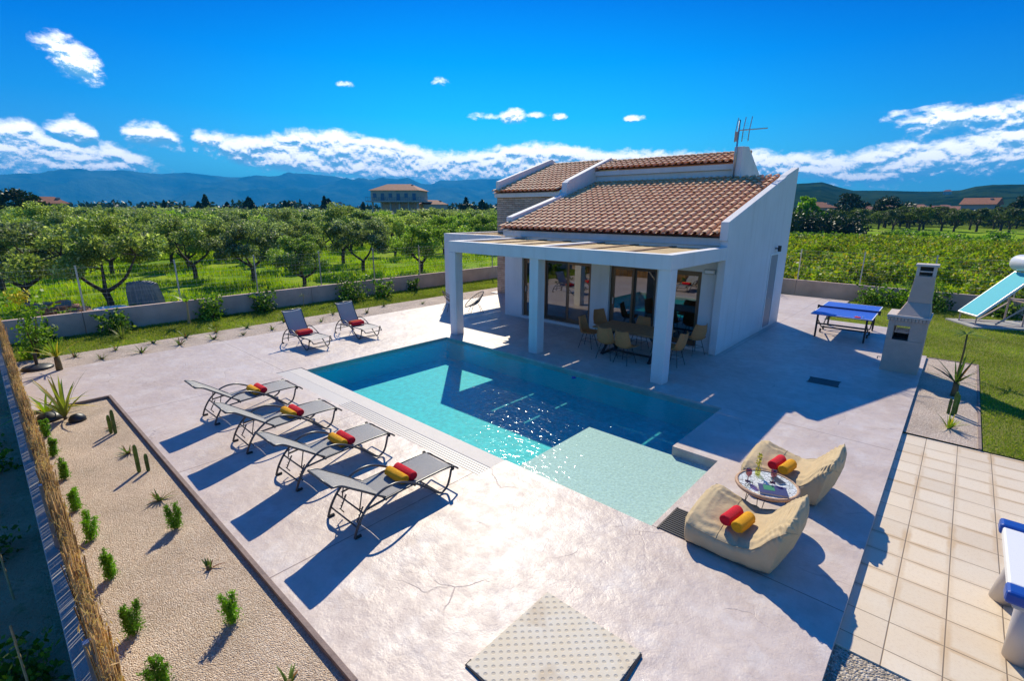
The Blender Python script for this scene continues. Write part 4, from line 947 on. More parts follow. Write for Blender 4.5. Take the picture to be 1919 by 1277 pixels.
# table tennis
pp = thing('table_tennis_table', 'blue outdoor table tennis table on wheels beside the barbecue', 'table tennis table', (-2.36, 18.25, 0), R(1))
for s in (-1, 1): MB().box((-.7625, .004 if s > 0 else -1.37, .735), (.7625, 1.37 if s > 0 else -.004, .76)).build('table_half', 'blue_top', pp, bevel=.004)
b = MB(); zt = .7615; th = .002
for x0, x1, y0, y1 in ((-.7625, -.7425, -1.37, 1.37), (.7425, .7625, -1.37, 1.37), (-.74, .74, -1.37, -1.35), (-.74, .74, 1.35, 1.37)): b.box((x0, y0, zt), (x1, y1, zt+th))
b.build('edge_line', 'white_line', pp)
nt = MB(); nt.box((-.80, -.003, .765), (.80, .003, .815)); nt.build('net', 'navy_print', pp)
for s in (-1, 1): MB().box((s*.80-.03, -.03, .70), (s*.80+.03, .03, .83)).build('net_post', 'black', pp, bevel=.005)
for sy in (-1, 1):
    b = MB()
    for sx in (-1, 1): b.box((sx*.62-.025, sy*1.05-.025, .08), (sx*.62+.025, sy*1.05+.025, .734)); b.bar((sx*.62, sy*1.02, .55), (sx*.62, sy*.25, .20), .03, .03)
    b.box((-.595, sy*1.05-.02, .40), (.595, sy*1.05+.02, .44)); b.box((-.62, sy*.25-.02, .16), (.62, sy*.25+.02, .20)); b.build('leg_frame', 'black', pp)
    for sx in (-1, 1): MB().tube([(sx*.62-.02, sy*1.05, .062), (sx*.62+.02, sy*1.05, .062)], .06, 16).tube([(sx*.62-.02, sy*.25, .062), (sx*.62+.02, sy*.25, .062)], .06, 16).build('wheel', 'rubber', pp)
bt = thing('table_tennis_bat', 'small black bat lying on the near edge of the blue table', 'bat', (-1.95, 17.05, .767), R(15)); MB().lathe([(0, 0), (.078, 0), (.078, .012), (0, .012)], 24).build('blade', 'red', bt); MB().box((-.015, .07, 0), (.015, .17, .012)).build('handle', 'wood', bt)
tag(MB().lathe([(0, -.02), (.014, -.0142), (.02, 0), (.014, .0142), (0, .02)], 16, (-1.82, 17.08, .785)).build('ball', 'white_line', smooth=True), 'white ball on the blue table next to the bat', 'ball')

# barbecue
bq = thing('barbecue', 'plastered brick barbecue with a tapering chimney at the deck edge', 'barbecue', (-.68, 14.95, 0))
mb = MB(); mb.box((-.36, -.42, -.12), (.36, .42, .78)); mb.box((-.36, -.42, .781), (-.24, .42, 1.24)); mb.box((.06, -.42, .781), (.36, .42, 1.24)); mb.box((-.24, -.42, 1.12), (.06, .42, 1.24)); mb.build('body', 'bbq', bq, bevel=.008)
mb = MB()
for i in range(12): mb.box((-.395+i*.0655, -.455, 1.242), (-.395+i*.0655+.060, .44, 1.315))
mb.build('brick_course', 'bbq', bq, bevel=.006); MB().box((-.41, -.47, 1.317), (.40, .45, 1.375)).build('ledge', 'bbq_cap', bq, bevel=.01)
mb = MB(); a = [(-.24, -.42), (.37, -.42), (.37, .40), (-.24, .40)]; b_ = [(-.11, -.12), (.33, -.12), (.33, .32), (-.11, .32)]
def frustum(mb, A, za, B, zb): mb.add([(x, y, za) for x, y in A]+[(x, y, zb) for x, y in B], [(0, 3, 2, 1), (4, 5, 6, 7)]+[(i, (i+1) % 4, (i+1) % 4+4, i+4) for i in range(4)])
frustum(mb, a, 1.376, b_, 1.66); mb.build('hood', 'bbq', bq, bevel=.01)
mb = MB(); frustum(mb, b_, 1.661, [(-.06, -.08), (.30, -.08), (.30, .28), (-.06, .28)], 2.28); mb.build('chimney', 'bbq', bq, bevel=.008)
mb = MB()
for x0, x1, y0, y1 in ((-.06, .0, -.08, -.02), (.24, .30, -.08, -.02), (-.06, .0, .22, .28), (.24, .30, .22, .28)): mb.box((x0, y0, 2.281), (x1, y1, 2.50))
mb.box((-.02, -.07, 2.37), (.26, -.03, 2.40)); mb.box((.02, .0, 2.281), (.22, .20, 2.30)); mb.box((-.09, -.11, 2.501), (.33, .31, 2.55)); mb.build('chimney_cap', 'bbq_cap', bq, bevel=.005)
MB().box((-.03, -.05, 2.305), (.27, .25, 2.31)).box((0, -.0, 2.30), (.24, .24, 2.49)).build('flue', 'soot', bq)
MB().box((-.24, -.40, .783), (.06, .38, .80)).box((-.22, .05, .80), (.03, .30, .93)).build('fire_bed', 'soot', bq)
b = MB(); [b.tube([(-.23, -.35+.05*i, .95), (.05, -.35+.05*i, .95)], .004, 4) for i in range(15)]; b.build('grill', 'steel', bq)
tp = MB().tube([(-.38, -.36, .30), (-.44, -.36, .30), (-.44, -.36, .24)], .012, 6).build('tap', 'steel', bq)

# solar water heater
sl_ = thing('solar_water_heater', 'solar water heater with a tilted pale blue collector on a concrete slab', 'solar water heater', (0, 0, 0))
e1 = Vector((.49, -.81, 0)).normalized(); e2 = Vector((.86, .52, 0)).normalized(); B0 = Vector((.22, 23.50, .30)); upv = (e2*1.42+Vector((0, 0, 1.45))).normalized(); nv_ = e1.cross(upv)
q = Matrix((( e1.x, upv.x, nv_.x, B0.x), (e1.y, upv.y, nv_.y, B0.y), (e1.z, upv.z, nv_.z, B0.z), (0, 0, 0, 1)))
MB().box((0, 0, -.045), (.97, 2.03, .035), q).build('collector', 'tank', sl_, bevel=.005); MB().box((.035, .035, .036), (.935, 1.995, .041), q).build('collector_glass', 'solar', sl_)
tk0 = B0+upv*2.02+Vector((0, 0, .33))-e1*.08; b = MB(); b.tube([tk0+e1*t_ for t_ in (0, .03, .09, .18, 1.05, 1.14, 1.19, 1.22)], [.10, .19, .25, .275, .275, .25, .19, .10], 24); b.build('water_tank', 'tank', sl_, smooth=True)
def F3(a, b, c=0): return Vector((.22, 23.50, 0))+e1*a+e2*b+Vector((0, 0, c))
b = MB()
for a_ in (.08, .9): b.bar(F3(a_, 1.40, -.02), F3(a_, 1.40, 1.72), .05, .05); b.bar(F3(a_, .05, -.0), F3(a_, 1.40, 0), .04, .04); b.bar(F3(a_, 1.40, .7), F3(a_, .62, .05), .04, .04); b.bar(F3(a_, .03, -.0), F3(a_, .03, .3), .04, .04)
b.bar(F3(.08, 1.42, .8), F3(.9, 1.42, .8), .04, .04); b.build('stand', 'farpink', sl_)
b = MB(); qs = Matrix(((e1.x, e2.x, 0, B0.x), (e1.y, e2.y, 0, B0.y), (0, 0, 1, 0), (0, 0, 0, 1))); b.box((-.25, -.2, -.2), (1.2, 3.2, .0), qs); b.build('slab', 'concrete', sl_, bevel=.01)

# pool table, its left end in the picture
pt = thing('billiard_table', 'white and blue pool table at the right edge of the tiled terrace', 'pool table', (0, 0, 0))
MB().box((.78, 5.14, .62), (2.9, 6.34, .70)).build('body', 'graytile', pt, bevel=.02); MB().box((.93, 5.30, .701), (2.75, 6.18, .735)).build('playing_cloth', 'cloth_blue', pt)
MB().box((.74, 5.24, .701), (.895, 6.24, .785)).build('rail', 'white_frame', pt, bevel=.015); MB().box((.93, 5.10, .701), (2.8, 5.26, .785)).build('rail', 'white_frame', pt, bevel=.015); MB().box((.93, 6.22, .701), (2.8, 6.38, .785)).build('rail', 'white_frame', pt, bevel=.015)
MB().prism_x([(5.25, .736), (6.23, .736), (6.20, .775), (5.28, .775)], .896, .93).build('cushion', 'cloth_blue', pt)
for y0, y1 in ((5.07, 5.235), (6.245, 6.41)): MB().box((.72, y0, .69), (.925, y1, .80)).build('corner_cap', 'plast_blue', pt, bevel=.025)
for (xa, ya, xb, yb) in ((.90, 5.28, .97, 5.55), (.93, 6.12, .90, 6.42), (2.7, 5.28, 2.6, 5.55), (2.7, 6.12, 2.6, 6.42)): MB().tube([(xa, ya, .66), (xb, yb, -.078)], [.085, .105], 28).build('leg', 'graytile', pt, smooth=True)
# parasol base
ub = thing('parasol_base', 'black domed parasol base with a short pole socket on the far gravel strip', 'parasol base', (-16.1, .72, -.03))
MB().lathe([(.30, 0), (.30, .03), (.27, .06), (.12, .10), (0, .11)], 36).build('base', 'pebble', ub, smooth=True); MB().tube([(0, 0, .1), (0, 0, .36)], .035, 12).tube([(0, 0, .36), (0, 0, .38)], .05, 12).build('pole_socket', 'black', ub)

# ================================================================== PLANTS
def make_tree(name, label, cat, seed, H, RC, nclump, nleaf, lsize, leafm='olive', trunk_h=.9, tr=.15, group=None, zc=.62, vz=.36, spread=.42, asp=1.9):
    rs = random.Random(seed); t = thing(name, label, cat, (0, 0, 0), 0, group); cl = []
    for k in range(nclump):
        while True:
            p = Vector((rs.gauss(0, 1), rs.gauss(0, 1), rs.gauss(0, 1))).normalized()*(rs.uniform(.45, 1)**.6)
            if p.z > -.5: break
        lob = 1+.26*math.sin(3*math.atan2(p.y, p.x)+seed)+.14*math.sin(5*math.atan2(p.y, p.x)+seed*2.3)+rs.uniform(-.1, .12)
        cl.append(Vector((p.x*RC*lob*.86, p.y*RC*lob*.86, H*zc+p.z*H*vz*(1 if p.z > 0 else .75))))
    b = MB(); nl = rs.choice((3, 4)); fork = Vector((rs.uniform(-.12, .12), rs.uniform(-.12, .12), trunk_h))
    b.tube(arc([(0, 0, -.25), (rs.uniform(-.05, .05), rs.uniform(-.05, .05), trunk_h*.45), fork], 4), [tr*1.35, tr*1.25, tr*1.1, tr*1.02, tr, tr*.98, tr, tr*1.02, tr*1.05][:9], 9)
    ends = []
    for k in range(nl):
        a = 2*math.pi*(k+rs.uniform(-.25, .25))/nl+seed; e = Vector((math.cos(a)*RC*.55, math.sin(a)*RC*.55, H*zc*rs.uniform(.92, 1.1))); mid = fork.lerp(e, .5)+Vector((math.cos(a)*.12, math.sin(a)*.12, -.12+rs.uniform(-.1, .1)))
        pts = arc([fork, mid, e], 4); b.tube(pts, [tr*.72*(1-.7*i/(len(pts)-1)) for i in range(len(pts))], 7); ends += [mid, e, pts[5]]
    for c in cl[::2]:
        s = min(ends, key=lambda q: (q-c).length); b.tube([s, s.lerp(c, .5)+Vector((0, 0, -.05)), c], [.035, .022, .008], 5)
    b.build('trunk', 'bark', t, smooth=True, fixn=False)
    per = nleaf//nclump; P = []; O = []
    for c in cl:
        r = rs.uniform(.75, 1.2)*spread; q = rng.normal(size=(per, 3)); q /= np.linalg.norm(q, axis=1)[:, None]; q *= (rng.uniform(.15, 1, per)**.5)[:, None]
        P.append(np.array(c)+q*np.array([r, r, r*.72])); O.append(q)
    P = np.concatenate(P); O = np.concatenate(O); P[:, 2] = np.maximum(P[:, 2], .15); V, F = leaves(P, lsize, asp, O*.6)
    fastmesh('crown', V, F, leafm, t); return t
def in_view(x, y, m=48, rmin=0): a = (math.degrees(math.atan2(y, x))-YAW+180) % 360-180; return abs(a) < m and math.hypot(x, y) > rmin
GZ = -.2
OG = 'olive trees of the grove beyond the left garden wall'
near = [make_tree('olive_tree', 'x', 'olive tree', s, h, rc, nc, nl, .082, lm, th, .125, OG, spread=.5, zc=.58, vz=.40) for s, h, rc, nc, nl, lm, th in ((1, 3.9, 2.6, 44, 13500, 'olive', .8), (2, 3.6, 2.15, 32, 10500, 'olive', .9), (3, 3.9, 2.35, 36, 11500, 'olive', .85), (4, 3.5, 2.1, 32, 10500, 'olive_bright', .75), (5, 4.3, 2.0, 34, 10500, 'olive', 1.0), (6, 3.3, 2.4, 36, 11000, 'olive_bright', .7))]
far_ = [make_tree('olive_tree', 'x', 'olive tree', s, h, rc, nc, nl, .17, lm, .8, .15, OG, spread=.55) for s, h, rc, nc, nl, lm in ((11, 3.9, 2.3, 26, 2400, 'olive'), (12, 3.7, 2.1, 24, 2200, 'olive_bright'), (13, 4.1, 2.4, 28, 2500, 'olive'))]
spots = [(-24.6, 3.55, 0, 1.0, 0.3, 'large olive tree with a forked dark trunk just behind the wall, beside the grey sheeting'), (-27.3, 1.45, 1, 1.05, 1.2, 'olive tree at the far left edge of the picture behind the pile of tiles'),
         (-33.0, 8.9, 2, 1.0, 2.2, 'olive tree with an open fork standing in the sunny meadow behind the second fence post'), (-28.6, 10.5, 1, 1.0, 4.0, 'dark-trunked olive tree behind the third fence post from the left'),
         (-24.6, 11.4, 3, .82, .4, 'small pale olive tree close behind the wall, right of the dark-trunked one'), (-28.6, 17.3, 2, .95, 5.0, 'olive tree with spreading limbs left of the villa pergola, behind the big shrub'),
         (-25.6, 19.6, 3, .95, 1.0, 'leafy olive tree just left of the pergola column'), (-33.5, 1.0, 1, 1.1, 3.0, 'olive tree at the left edge in the second row of the grove'), (-36.8, 25.4, 2, 1.0, 2.0, 'olive tree in the second row seen left of the pergola')]
used = set(); placed = []
def place(proto, loc, rz, sc, label):
    if id(proto) in used: o = dup(proto, loc, rz, label, sc)
    else:
        used.add(id(proto)); o = proto; o.location = loc; o.rotation_euler = (0, 0, rz); o.scale = (sc,)*3; o['label'] = label
    return o
for x, y, k, sc, rz, lab in spots: place(near[k], (x, y, GZ), rz, sc*.94, lab); placed.append((x, y))
GL = 'olive tree among the many of the grove stretching left of the villa to the horizon'
i = 0
for gx in range(0, 26):
    for gy in range(-1, 30):
        x = -34-gx*4.9+random.uniform(-.8, .8); y = .5+gy*4.9+random.uniform(-.8, .8); d = math.hypot(x, y)
        a = (math.degrees(math.atan2(y, x))-YAW+180) % 360-180
        if d > 112 or a < 0.5 or a > 47 or min((math.hypot(x-p, y-q) for p, q in placed)) < 3.8: continue
        if d > 70 and random.random() < .15: continue
        if -135 < x < -112 and 70 < y < 105: continue
        placed.append((x, y)); pr = random.choice(near if d < 52 else far_); place(pr, (x, y, GZ), random.uniform(0, 6.28), random.uniform(.80, 1.02), GL); i += 1
print('grove trees', i)
# right-hand row of olives across the field
RG = 'olive trees in the row across the field right of the villa'
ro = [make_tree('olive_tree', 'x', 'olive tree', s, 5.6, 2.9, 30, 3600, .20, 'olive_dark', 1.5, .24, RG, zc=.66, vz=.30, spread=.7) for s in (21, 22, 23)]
RL = 'dark-trunked olive tree in the long row across the field behind the vineyard'; k = 0
for row, d in enumerate((140, 150, 161, 173)):
    for a in np.arange(-46.5, -32.5 if row else -33.5, 2.45):
        if row == 0 and random.random() < .12: continue
        th = R(YAW+a+random.uniform(-.5, .5)+row*1.1); dd = d+random.uniform(-3, 3); place(ro[k % 3], (dd*math.cos(th), dd*math.sin(th), GZ), random.uniform(0, 6.28), random.uniform(.78, 1.05), RL); k += 1

def bushmesh(seed, r, h, n, size, lm, asp=1.3, shoots=0, name='foliage', parent=None):
    rs = np.random.default_rng(seed); q = rs.normal(size=(n, 3)); q /= np.linalg.norm(q, axis=1)[:, None]; q[:, 2] = np.abs(q[:, 2]); q *= (rs.uniform(.2, 1, n)**.5)[:, None]
    lob = 1+.3*np.sin(3*np.arctan2(q[:, 1], q[:, 0])+seed)+.15*rs.normal(size=n); P = q*np.array([r, r, h])*lob[:, None]
    if shoots:
        S = []
        for k in range(shoots):
            a = rs.uniform(0, 6.28); b0 = np.array([math.cos(a)*r*.6, math.sin(a)*r*.6, h*.7]); e = b0+np.array([math.cos(a)*r*.7, math.sin(a)*r*.7, h*rs.uniform(.2, .6)])
            S.append(b0+(e-b0)*rs.uniform(0, 1, 14)[:, None]+rs.normal(0, size*.35, (14, 3)))
        P = np.concatenate([P]+S)
    P[:, 2] = np.maximum(P[:, 2], .02); V, F = leaves(P, size, asp, q=None) if False else leaves(P, size, asp); return fastmesh(name, V, F, lm, parent)
def make_shrub(name, label, cat, loc, seed, r, h, n, size, lm, group=None, shoots=4, asp=1.3):
    t = thing(name, label, cat, loc, 0, group); bushmesh(seed, r, h, n, size, lm, asp, shoots, 'foliage', t)
    b = MB(); [b.tube([(0, 0, -.05), (r*.25*math.cos(a), r*.25*math.sin(a), h*.4), (r*.5*math.cos(a+.3), r*.5*math.sin(a+.3), h*.8)], [.02, .014, .005], 5) for a in (0.4, 1.9, 3.3, 4.9)]; b.build('stem', 'stem', t, fixn=False); return t
# vineyard: bush vines, nearest ones individually
VG = 'bush vines of the vineyard'
vp = [make_shrub('grape_vine', 'x', 'vine', (0, 0, 0), s, .66, .82, 380, .15, 'vine_leaf', VG, 10) for s in (31, 32, 33, 34, 35)]
VL = 'low bright green vine among the many of the vineyard beyond the back wall'
cells = []
for iy in range(0, 34):
    for ix in range(-22, 14):
        x = ix*1.75+(.8 if iy % 2 else 0)+random.uniform(-.35, .35)-1; y = 28.0+iy*1.75+random.uniform(-.35, .35)
        a = (math.degrees(math.atan2(y, x))-YAW+180) % 360-180
        if a > -26.5 or a < -48.5: continue
        if noise.noise(Vector((x*.16, y*.10, 7))) > .20: continue
        cells.append((math.hypot(x, y), x, y))
cells.sort()
for k, (d, x, y) in enumerate(cells[:290]): place(vp[k % 5], (x, y, GZ), random.uniform(0, 6.28), random.uniform(.75, 1.15), VL)
print('vines', len(cells))
Ps = []
for d, x, y in cells[290:]:
    n = 170; q = rng.normal(size=(n, 3)); q /= np.linalg.norm(q, axis=1)[:, None]; q[:, 2] = np.abs(q[:, 2]); Ps.append(np.array([x, y, GZ])+q*np.array([.95, .95, 1.0])*rng.uniform(.5, 1.1, n)[:, None])
if Ps: V, F = leaves(np.concatenate(Ps), .26, 1.3); tag(fastmesh('distant_vines', V, F, 'vine_leaf'), 'vines at the far side of the vineyard merging into one green mass', 'vines', kind='stuff')

# far woodland belts that read as one mass
def belt(name, label, rmin, rmax, a0, a1, n, lm, hmin, hmax, per=46, size=1.0):
    P = []
    for k in range(n):
        r = rmin*(rmax/rmin)**random.random(); a = random.uniform(a0, a1); th = R(YAW-a); h = random.uniform(hmin, hmax); w = h*random.uniform(.42, .6)
        if math.hypot(r*math.cos(th)+126, r*math.sin(th)-88) < 13 : continue
        q = rng.normal(size=(per, 3)); q /= np.linalg.norm(q, axis=1)[:, None]; P.append(np.array([r*math.cos(th), r*math.sin(th), GZ+h*.58])+q*np.array([w, w, h*.42])*rng.uniform(.6, 1.08, per)[:, None])
    V, F = leaves(np.concatenate(P), size, 1.5); tag(fastmesh(name, V, F, lm), label, 'woodland', kind='stuff')
belt('distant_grove', 'far olive groves of the plain reading as one green band below the mountains', 118, 620, -49, 3, 2300, 'olive', 3.2, 4.6, size=.75)
belt('distant_woodland', 'dark tree belt at the foot of the mountains', 330, 900, -49, 12, 420, 'dark_leaf', 5.5, 10.5, size=1.8)
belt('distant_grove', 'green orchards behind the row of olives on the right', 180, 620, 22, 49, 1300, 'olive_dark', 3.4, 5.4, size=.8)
belt('distant_woodland', 'dark mixed trees below the hills on the right', 190, 640, 22, 49, 330, 'dark_leaf', 3.5, 6.5, size=1.4)
# individual trees that stand out against the horizon
cyp = []
def make_cypress(seed, H, RC, lm, label, name='cypress_tree', cat='cypress', group=None):
    t = thing(name, label, cat, (0, 0, 0), 0, group); n = 700; z = rng.uniform(0.04, 1, n); a = rng.uniform(0, 6.28, n); r = RC*np.sin(np.pi*np.clip(z, 0, 1)**.75)**.7*rng.uniform(.5, 1.1, n)
    V, F = leaves(np.stack([r*np.cos(a), r*np.sin(a), z*H+.3], 1), .55, 1.8, np.array([[0, 0, 1.]])); fastmesh('crown', V, F, lm, t); MB().tube([(0, 0, -.2), (0, 0, H*.5)], [.2, .08], 6).build('trunk', 'bark', t); return t
CG = 'dark conifers along the horizon'
cp = [make_cypress(1, 8.0, 1.3, 'dark_leaf', 'x', group=CG), make_cypress(2, 6.5, 1.9, 'dark_leaf', 'x', group=CG)]
for k, (a, d) in enumerate([(-34.3, 190), (-31.6, 180), (-31.0, 185), (-27.3, 175), (-24.0, 170), (-23.7, 174), (-20.2, 178), (-19.8, 181), (-16.3, 185), (-9.0, 190), (-5.2, 175), (-3.4, 180), (-2.9, 184), (-29.2, 186)]):
    th = R(YAW-a); place(cp[k % 2], (d*math.cos(th), d*math.sin(th), GZ), k, .8+.1*(k % 4), 'dark pointed conifer rising over the grove at the foot of the mountains')
def bigtree(label, a, d, H, RC, lm, seed, name='broadleaf_tree'):
    th = R(YAW-a); t = make_tree(name, label, 'tree', seed, H, RC, 26, 2600, .35, lm, H*.2, .2, zc=.56, vz=.42, spread=RC*.32); t.location = (d*math.cos(th), d*math.sin(th), GZ); return t
bigtree('bright lime-green tree beside the gable end, left of the pink house', 30.2, 118, 7.2, 2.6, 'lime_leaf', 51)
bigtree('dark round tree right of the pink house on the plain', 33.4, 170, 9.2, 4.2, 'dark_leaf', 52); bigtree('broad dark tree between the pink house and the village', 36.4, 165, 7.8, 4.6, 'dark_leaf', 53)
bigtree('dark tree right of the red-roofed barn', 44.9, 185, 8.0, 3.4, 'dark_leaf', 54); bigtree('dark round tree behind the villa on stilts', -5.2, 168, 7.2, 3.4, 'dark_leaf', 55)
bigtree('dense green tree at the far left beside the half-hidden house', -44.5, 118, 7.0, 4.2, 'dark_leaf', 56)
HB = 'dark bushes at the near edge of the far field'
hb = [make_shrub('field_bush', 'x', 'bush', (0, 0, 0), s, 2.3, 3.2, 900, .34, 'dark_leaf', HB, 3) for s in (61, 62)]
for k, (a, d) in enumerate([(28.9, 96), (29.6, 101), (30.4, 97), (31.1, 103), (31.8, 98), (32.6, 104), (33.4, 99), (34.1, 106), (29.3, 108), (32.2, 110)]):
    th = R(YAW-a); place(hb[k % 2], (d*math.cos(th), d*math.sin(th), GZ), k*1.3, random.uniform(.85, 1.2), 'dark bush in the clump below the pink house behind the vineyard')
wb_ = [make_shrub('field_bush', 'x', 'bush', (0, 0, 0), s, 1.3, .8, 420, .22, 'shrub_leaf', 'low weedy bushes between vineyard and olive row', 5) for s in (63, 64)]
for k in range(46):
    a = random.uniform(27.5, 47.5); d = random.choice((84, 92, 101, 113))+random.uniform(-2, 2); th = R(YAW-a); place(wb_[k % 2], (d*math.cos(th), d*math.sin(th), GZ), k, random.uniform(.6, 1.3), 'low weedy bush in the rough meadow between the vineyard and the olive row')

# grass
def grassmesh(name, label, P, L, w, lm):
    n = len(P); a = rng.uniform(0, 6.28, n); d = np.stack([np.cos(a), np.sin(a), np.zeros(n)], 1)*w*rng.uniform(.6, 1.3, n)[:, None]; l = L*rng.uniform(.5, 1.4, n)
    tip = P+np.stack([rng.normal(0, .35, n)*l, rng.normal(0, .35, n)*l, l], 1); V = np.stack([P-d, P+d, tip], 1).reshape(-1, 3); return tag(fastmesh(name, V, np.arange(3*n).reshape(n, 3), lm), label, 'grass', kind='stuff')
def polar(n, r0, r1, a0, a1):
    r = r0*(r1/r0)**rng.uniform(0, 1, n); a = rng.uniform(a0, a1, n); th = np.radians(YAW-a); return np.stack([r*np.cos(th), r*np.sin(th), np.full(n, GZ)], 1)
P = polar(110000, 19, 75, -50, 2); P = P[(P[:, 0] < -19.95)]; nz = np.array([noise.noise(Vector((p[0]*.35, p[1]*.35, 0))) for p in P]); P = P[nz > -.12]
grassmesh('meadow_grass', 'bright green weedy grass under the olive trees', P, .26, .030, 'grass_blade')
P = polar(60000, 26, 120, 24, 50); P = P[(P[:, 1] > 26.9) & ((P[:, 1] > 87) | (rng.uniform(0, 1, len(P)) < .4))]; grassmesh('meadow_grass', 'weedy grass between the vines and over the field behind', P, .22, .035, 'grass_blade')
n = 60000; P = np.stack([rng.uniform(-19.7, -17.17, n), rng.uniform(-.5, 22, n), np.full(n, -.05)], 1); grassmesh('lawn_grass', 'short mown grass of the strip along the left wall', P, .055, .010, 'lawn_blade')
n = 150000; P = np.stack([rng.uniform(-3.3, 4.5, n), 10.64+15.3*rng.uniform(0, 1, n)**1.15, np.full(n, -.065)], 1); x, y = P[:, 0], P[:, 1]
P = P[((x > .8) | ((x > -.93) & (y > 16.9)) | ((x > -3.28) & (y > 20.35)))]; grassmesh('lawn_grass', 'short mown lawn beside the tiled terrace and barbecue', P, .040, .007, 'lawn_blade')

# shrubs against the walls
SG = 'climbing shrubs along the garden walls'
for k, (x, y, r, h, n, lab) in enumerate([(-19.25, 2.85, .42, .62, 500, 'dark thin shrub against the wall, first from the left'), (-19.3, 5.55, .42, .80, 650, 'bushy shrub on the wall right behind the banana plant'), (-19.3, 7.35, .40, .72, 550, 'dark bushy shrub at the wall above the left upright lounger'),
        (-19.1, 10.85, .62, 1.05, 1100, 'largest leafy bright shrub at the left wall'), (-18.9, 12.3, .42, .75, 500, 'loose shrub with long shoots right of the largest one'), (-19.3, 1.15, .35, .5, 300, 'small dark shrub in the wall corner behind the yellow flowers'),
        (-19.35, 14.3, .25, .5, 200, 'small thin shrub at the wall seen beside the corner column'), (-19.35, 17.0, .25, .5, 200, 'thin shrub at the wall under the pergola beam'), (-7.1, 25.7, .75, 1.0, 900, 'dense shrub beside the villa gable at the back wall'),
        (-2.5, 25.6, .55, .65, 700, 'low leafy creeper on the back wall behind the blue table'), (-1.6, 25.6, .6, .75, 800, 'leafy creeper on the back wall left of the barbecue chimney'), (-.6, 25.6, .7, .9, 900, 'tall creeper on the back wall behind the barbecue chimney'), (1.5, 25.7, .5, .6, 500, 'leafy plant at the back wall behind the solar collector')]):
    make_shrub('wall_shrub', lab, 'shrub', (x, y, -.05), 70+k, r, h, n, .085, 'shrub_leaf', None, 8)
def blades(n, L, w, lean, seed, seg=4, droop=.35, base=.02):
    rs = random.Random(seed); V = []; F = []
    for k in range(n):
        a = rs.uniform(0, 6.28); l = L*rs.uniform(.6, 1.1); e = rs.uniform(*lean); o = len(V); dx_, dy_ = math.cos(a), math.sin(a)
        for i in range(seg+1):
            t = i/seg; r = base+l*t*math.sin(e)*(1+droop*t); z = l*t*math.cos(e)-droop*l*t*t*math.sin(e); ww = w*(1-t)**.6*(.55+.45*min(1, t*4)); V += [(dx_*r-dy_*ww, dy_*r+dx_*ww, max(z, .003)), (dx_*r+dy_*ww, dy_*r-dx_*ww, max(z, .003))]
        for i in range(seg): F.append((o+2*i, o+2*i+1, o+2*i+3, o+2*i+2))
    return np.array(V), np.array(F)
def plant(name, label, cat, loc, n, L, w, lean, seed, m, group=None, droop=.35, stem=0, stem_r=.03, rz=0):
    t = thing(name, label, cat, loc, rz, group); V, F = blades(n, L, w, lean, seed, droop=droop); V[:, 2] += stem; fastmesh('leaves', V, F, m, t)
    b = MB(); b.tube([(0, 0, -.03), (.01, 0, max(stem, .03)*.6), (0, 0, max(stem, .04))], [stem_r, stem_r*.9, stem_r*.8], 7); b.build('stem', 'stem', t, smooth=True, fixn=False); return t
# far gravel strip tufts
tg = 'small tufts planted along the far gravel strip'
tufts = [(-16.67, 1.48), (-15.92, 1.91), (-16.71, 2.34), (-15.89, 2.75), (-16.85, 3.23), (-16.09, 3.69), (-16.87, 4.05), (-16.06, 4.55), (-16.95, 4.9), (-15.97, 5.35), (-16.86, 5.79), (-16.05, 6.25), (-16.9, 7.0), (-16.03, 7.9), (-16.9, 8.8), (-16.2, 9.8), (-16.9, 11.0), (-16.2, 12.4)]
protos = [plant('succulent_tuft', 'x', 'succulent', (0, 0, 0), 16, .20, .012, (.2, 1.1), s, 'aloe_leaf', tg) for s in (1, 2, 3)]
for k, (x, y) in enumerate(tufts): place(protos[k % 3], (x, y, -.03), k*1.1, random.uniform(1.0, 1.6), 'small spiky tuft in the double row along the far gravel strip')
plant('ornamental_grass', 'rounded clump of bright ornamental grass on the left lawn strip', 'grass clump', (-18.2, 2.75, -.05), 90, .55, .008, (.1, .9), 9, 'lawn_blade', droop=.8)
for k, (x, y) in enumerate([(-17.9, 5.15), (-17.6, 7.3)]): plant('ornamental_grass', ('small yellowish grass clump on the lawn strip above the tufts', 'small grass clump on the lawn strip behind the left upright lounger')[k], 'grass clump', (x, y, -.05), 50, .32, .008, (.1, .9), 19+k, 'yucca_leaf', droop=.6)
bp = thing('banana_plant', 'thin young banana plant with pale stem at the left wall', 'plant', (-19.1, 4.75, -.05)); V, F = blades(6, .55, .07, (.3, .9), 5); V[:, 2] += .75; fastmesh('leaves', V, F, 'lime_leaf', bp); MB().tube([(0, 0, -.05), (.02, .03, .8)], [.045, .02], 8).build('stem', 'straw', bp)
sp_ = thing('young_shoot', 'thin pale stem with a few leaves in front of the wall near the upright loungers', 'plant', (-19.1, 8.75, -.05)); V, F = blades(8, .22, .02, (.4, 1.3), 6); V[:, 2] += .45; fastmesh('leaves', V, F, 'shrub_leaf', sp_); MB().tube([(0, 0, -.05), (.02, .03, .55)], [.015, .008], 6).build('stem', 'straw', sp_)
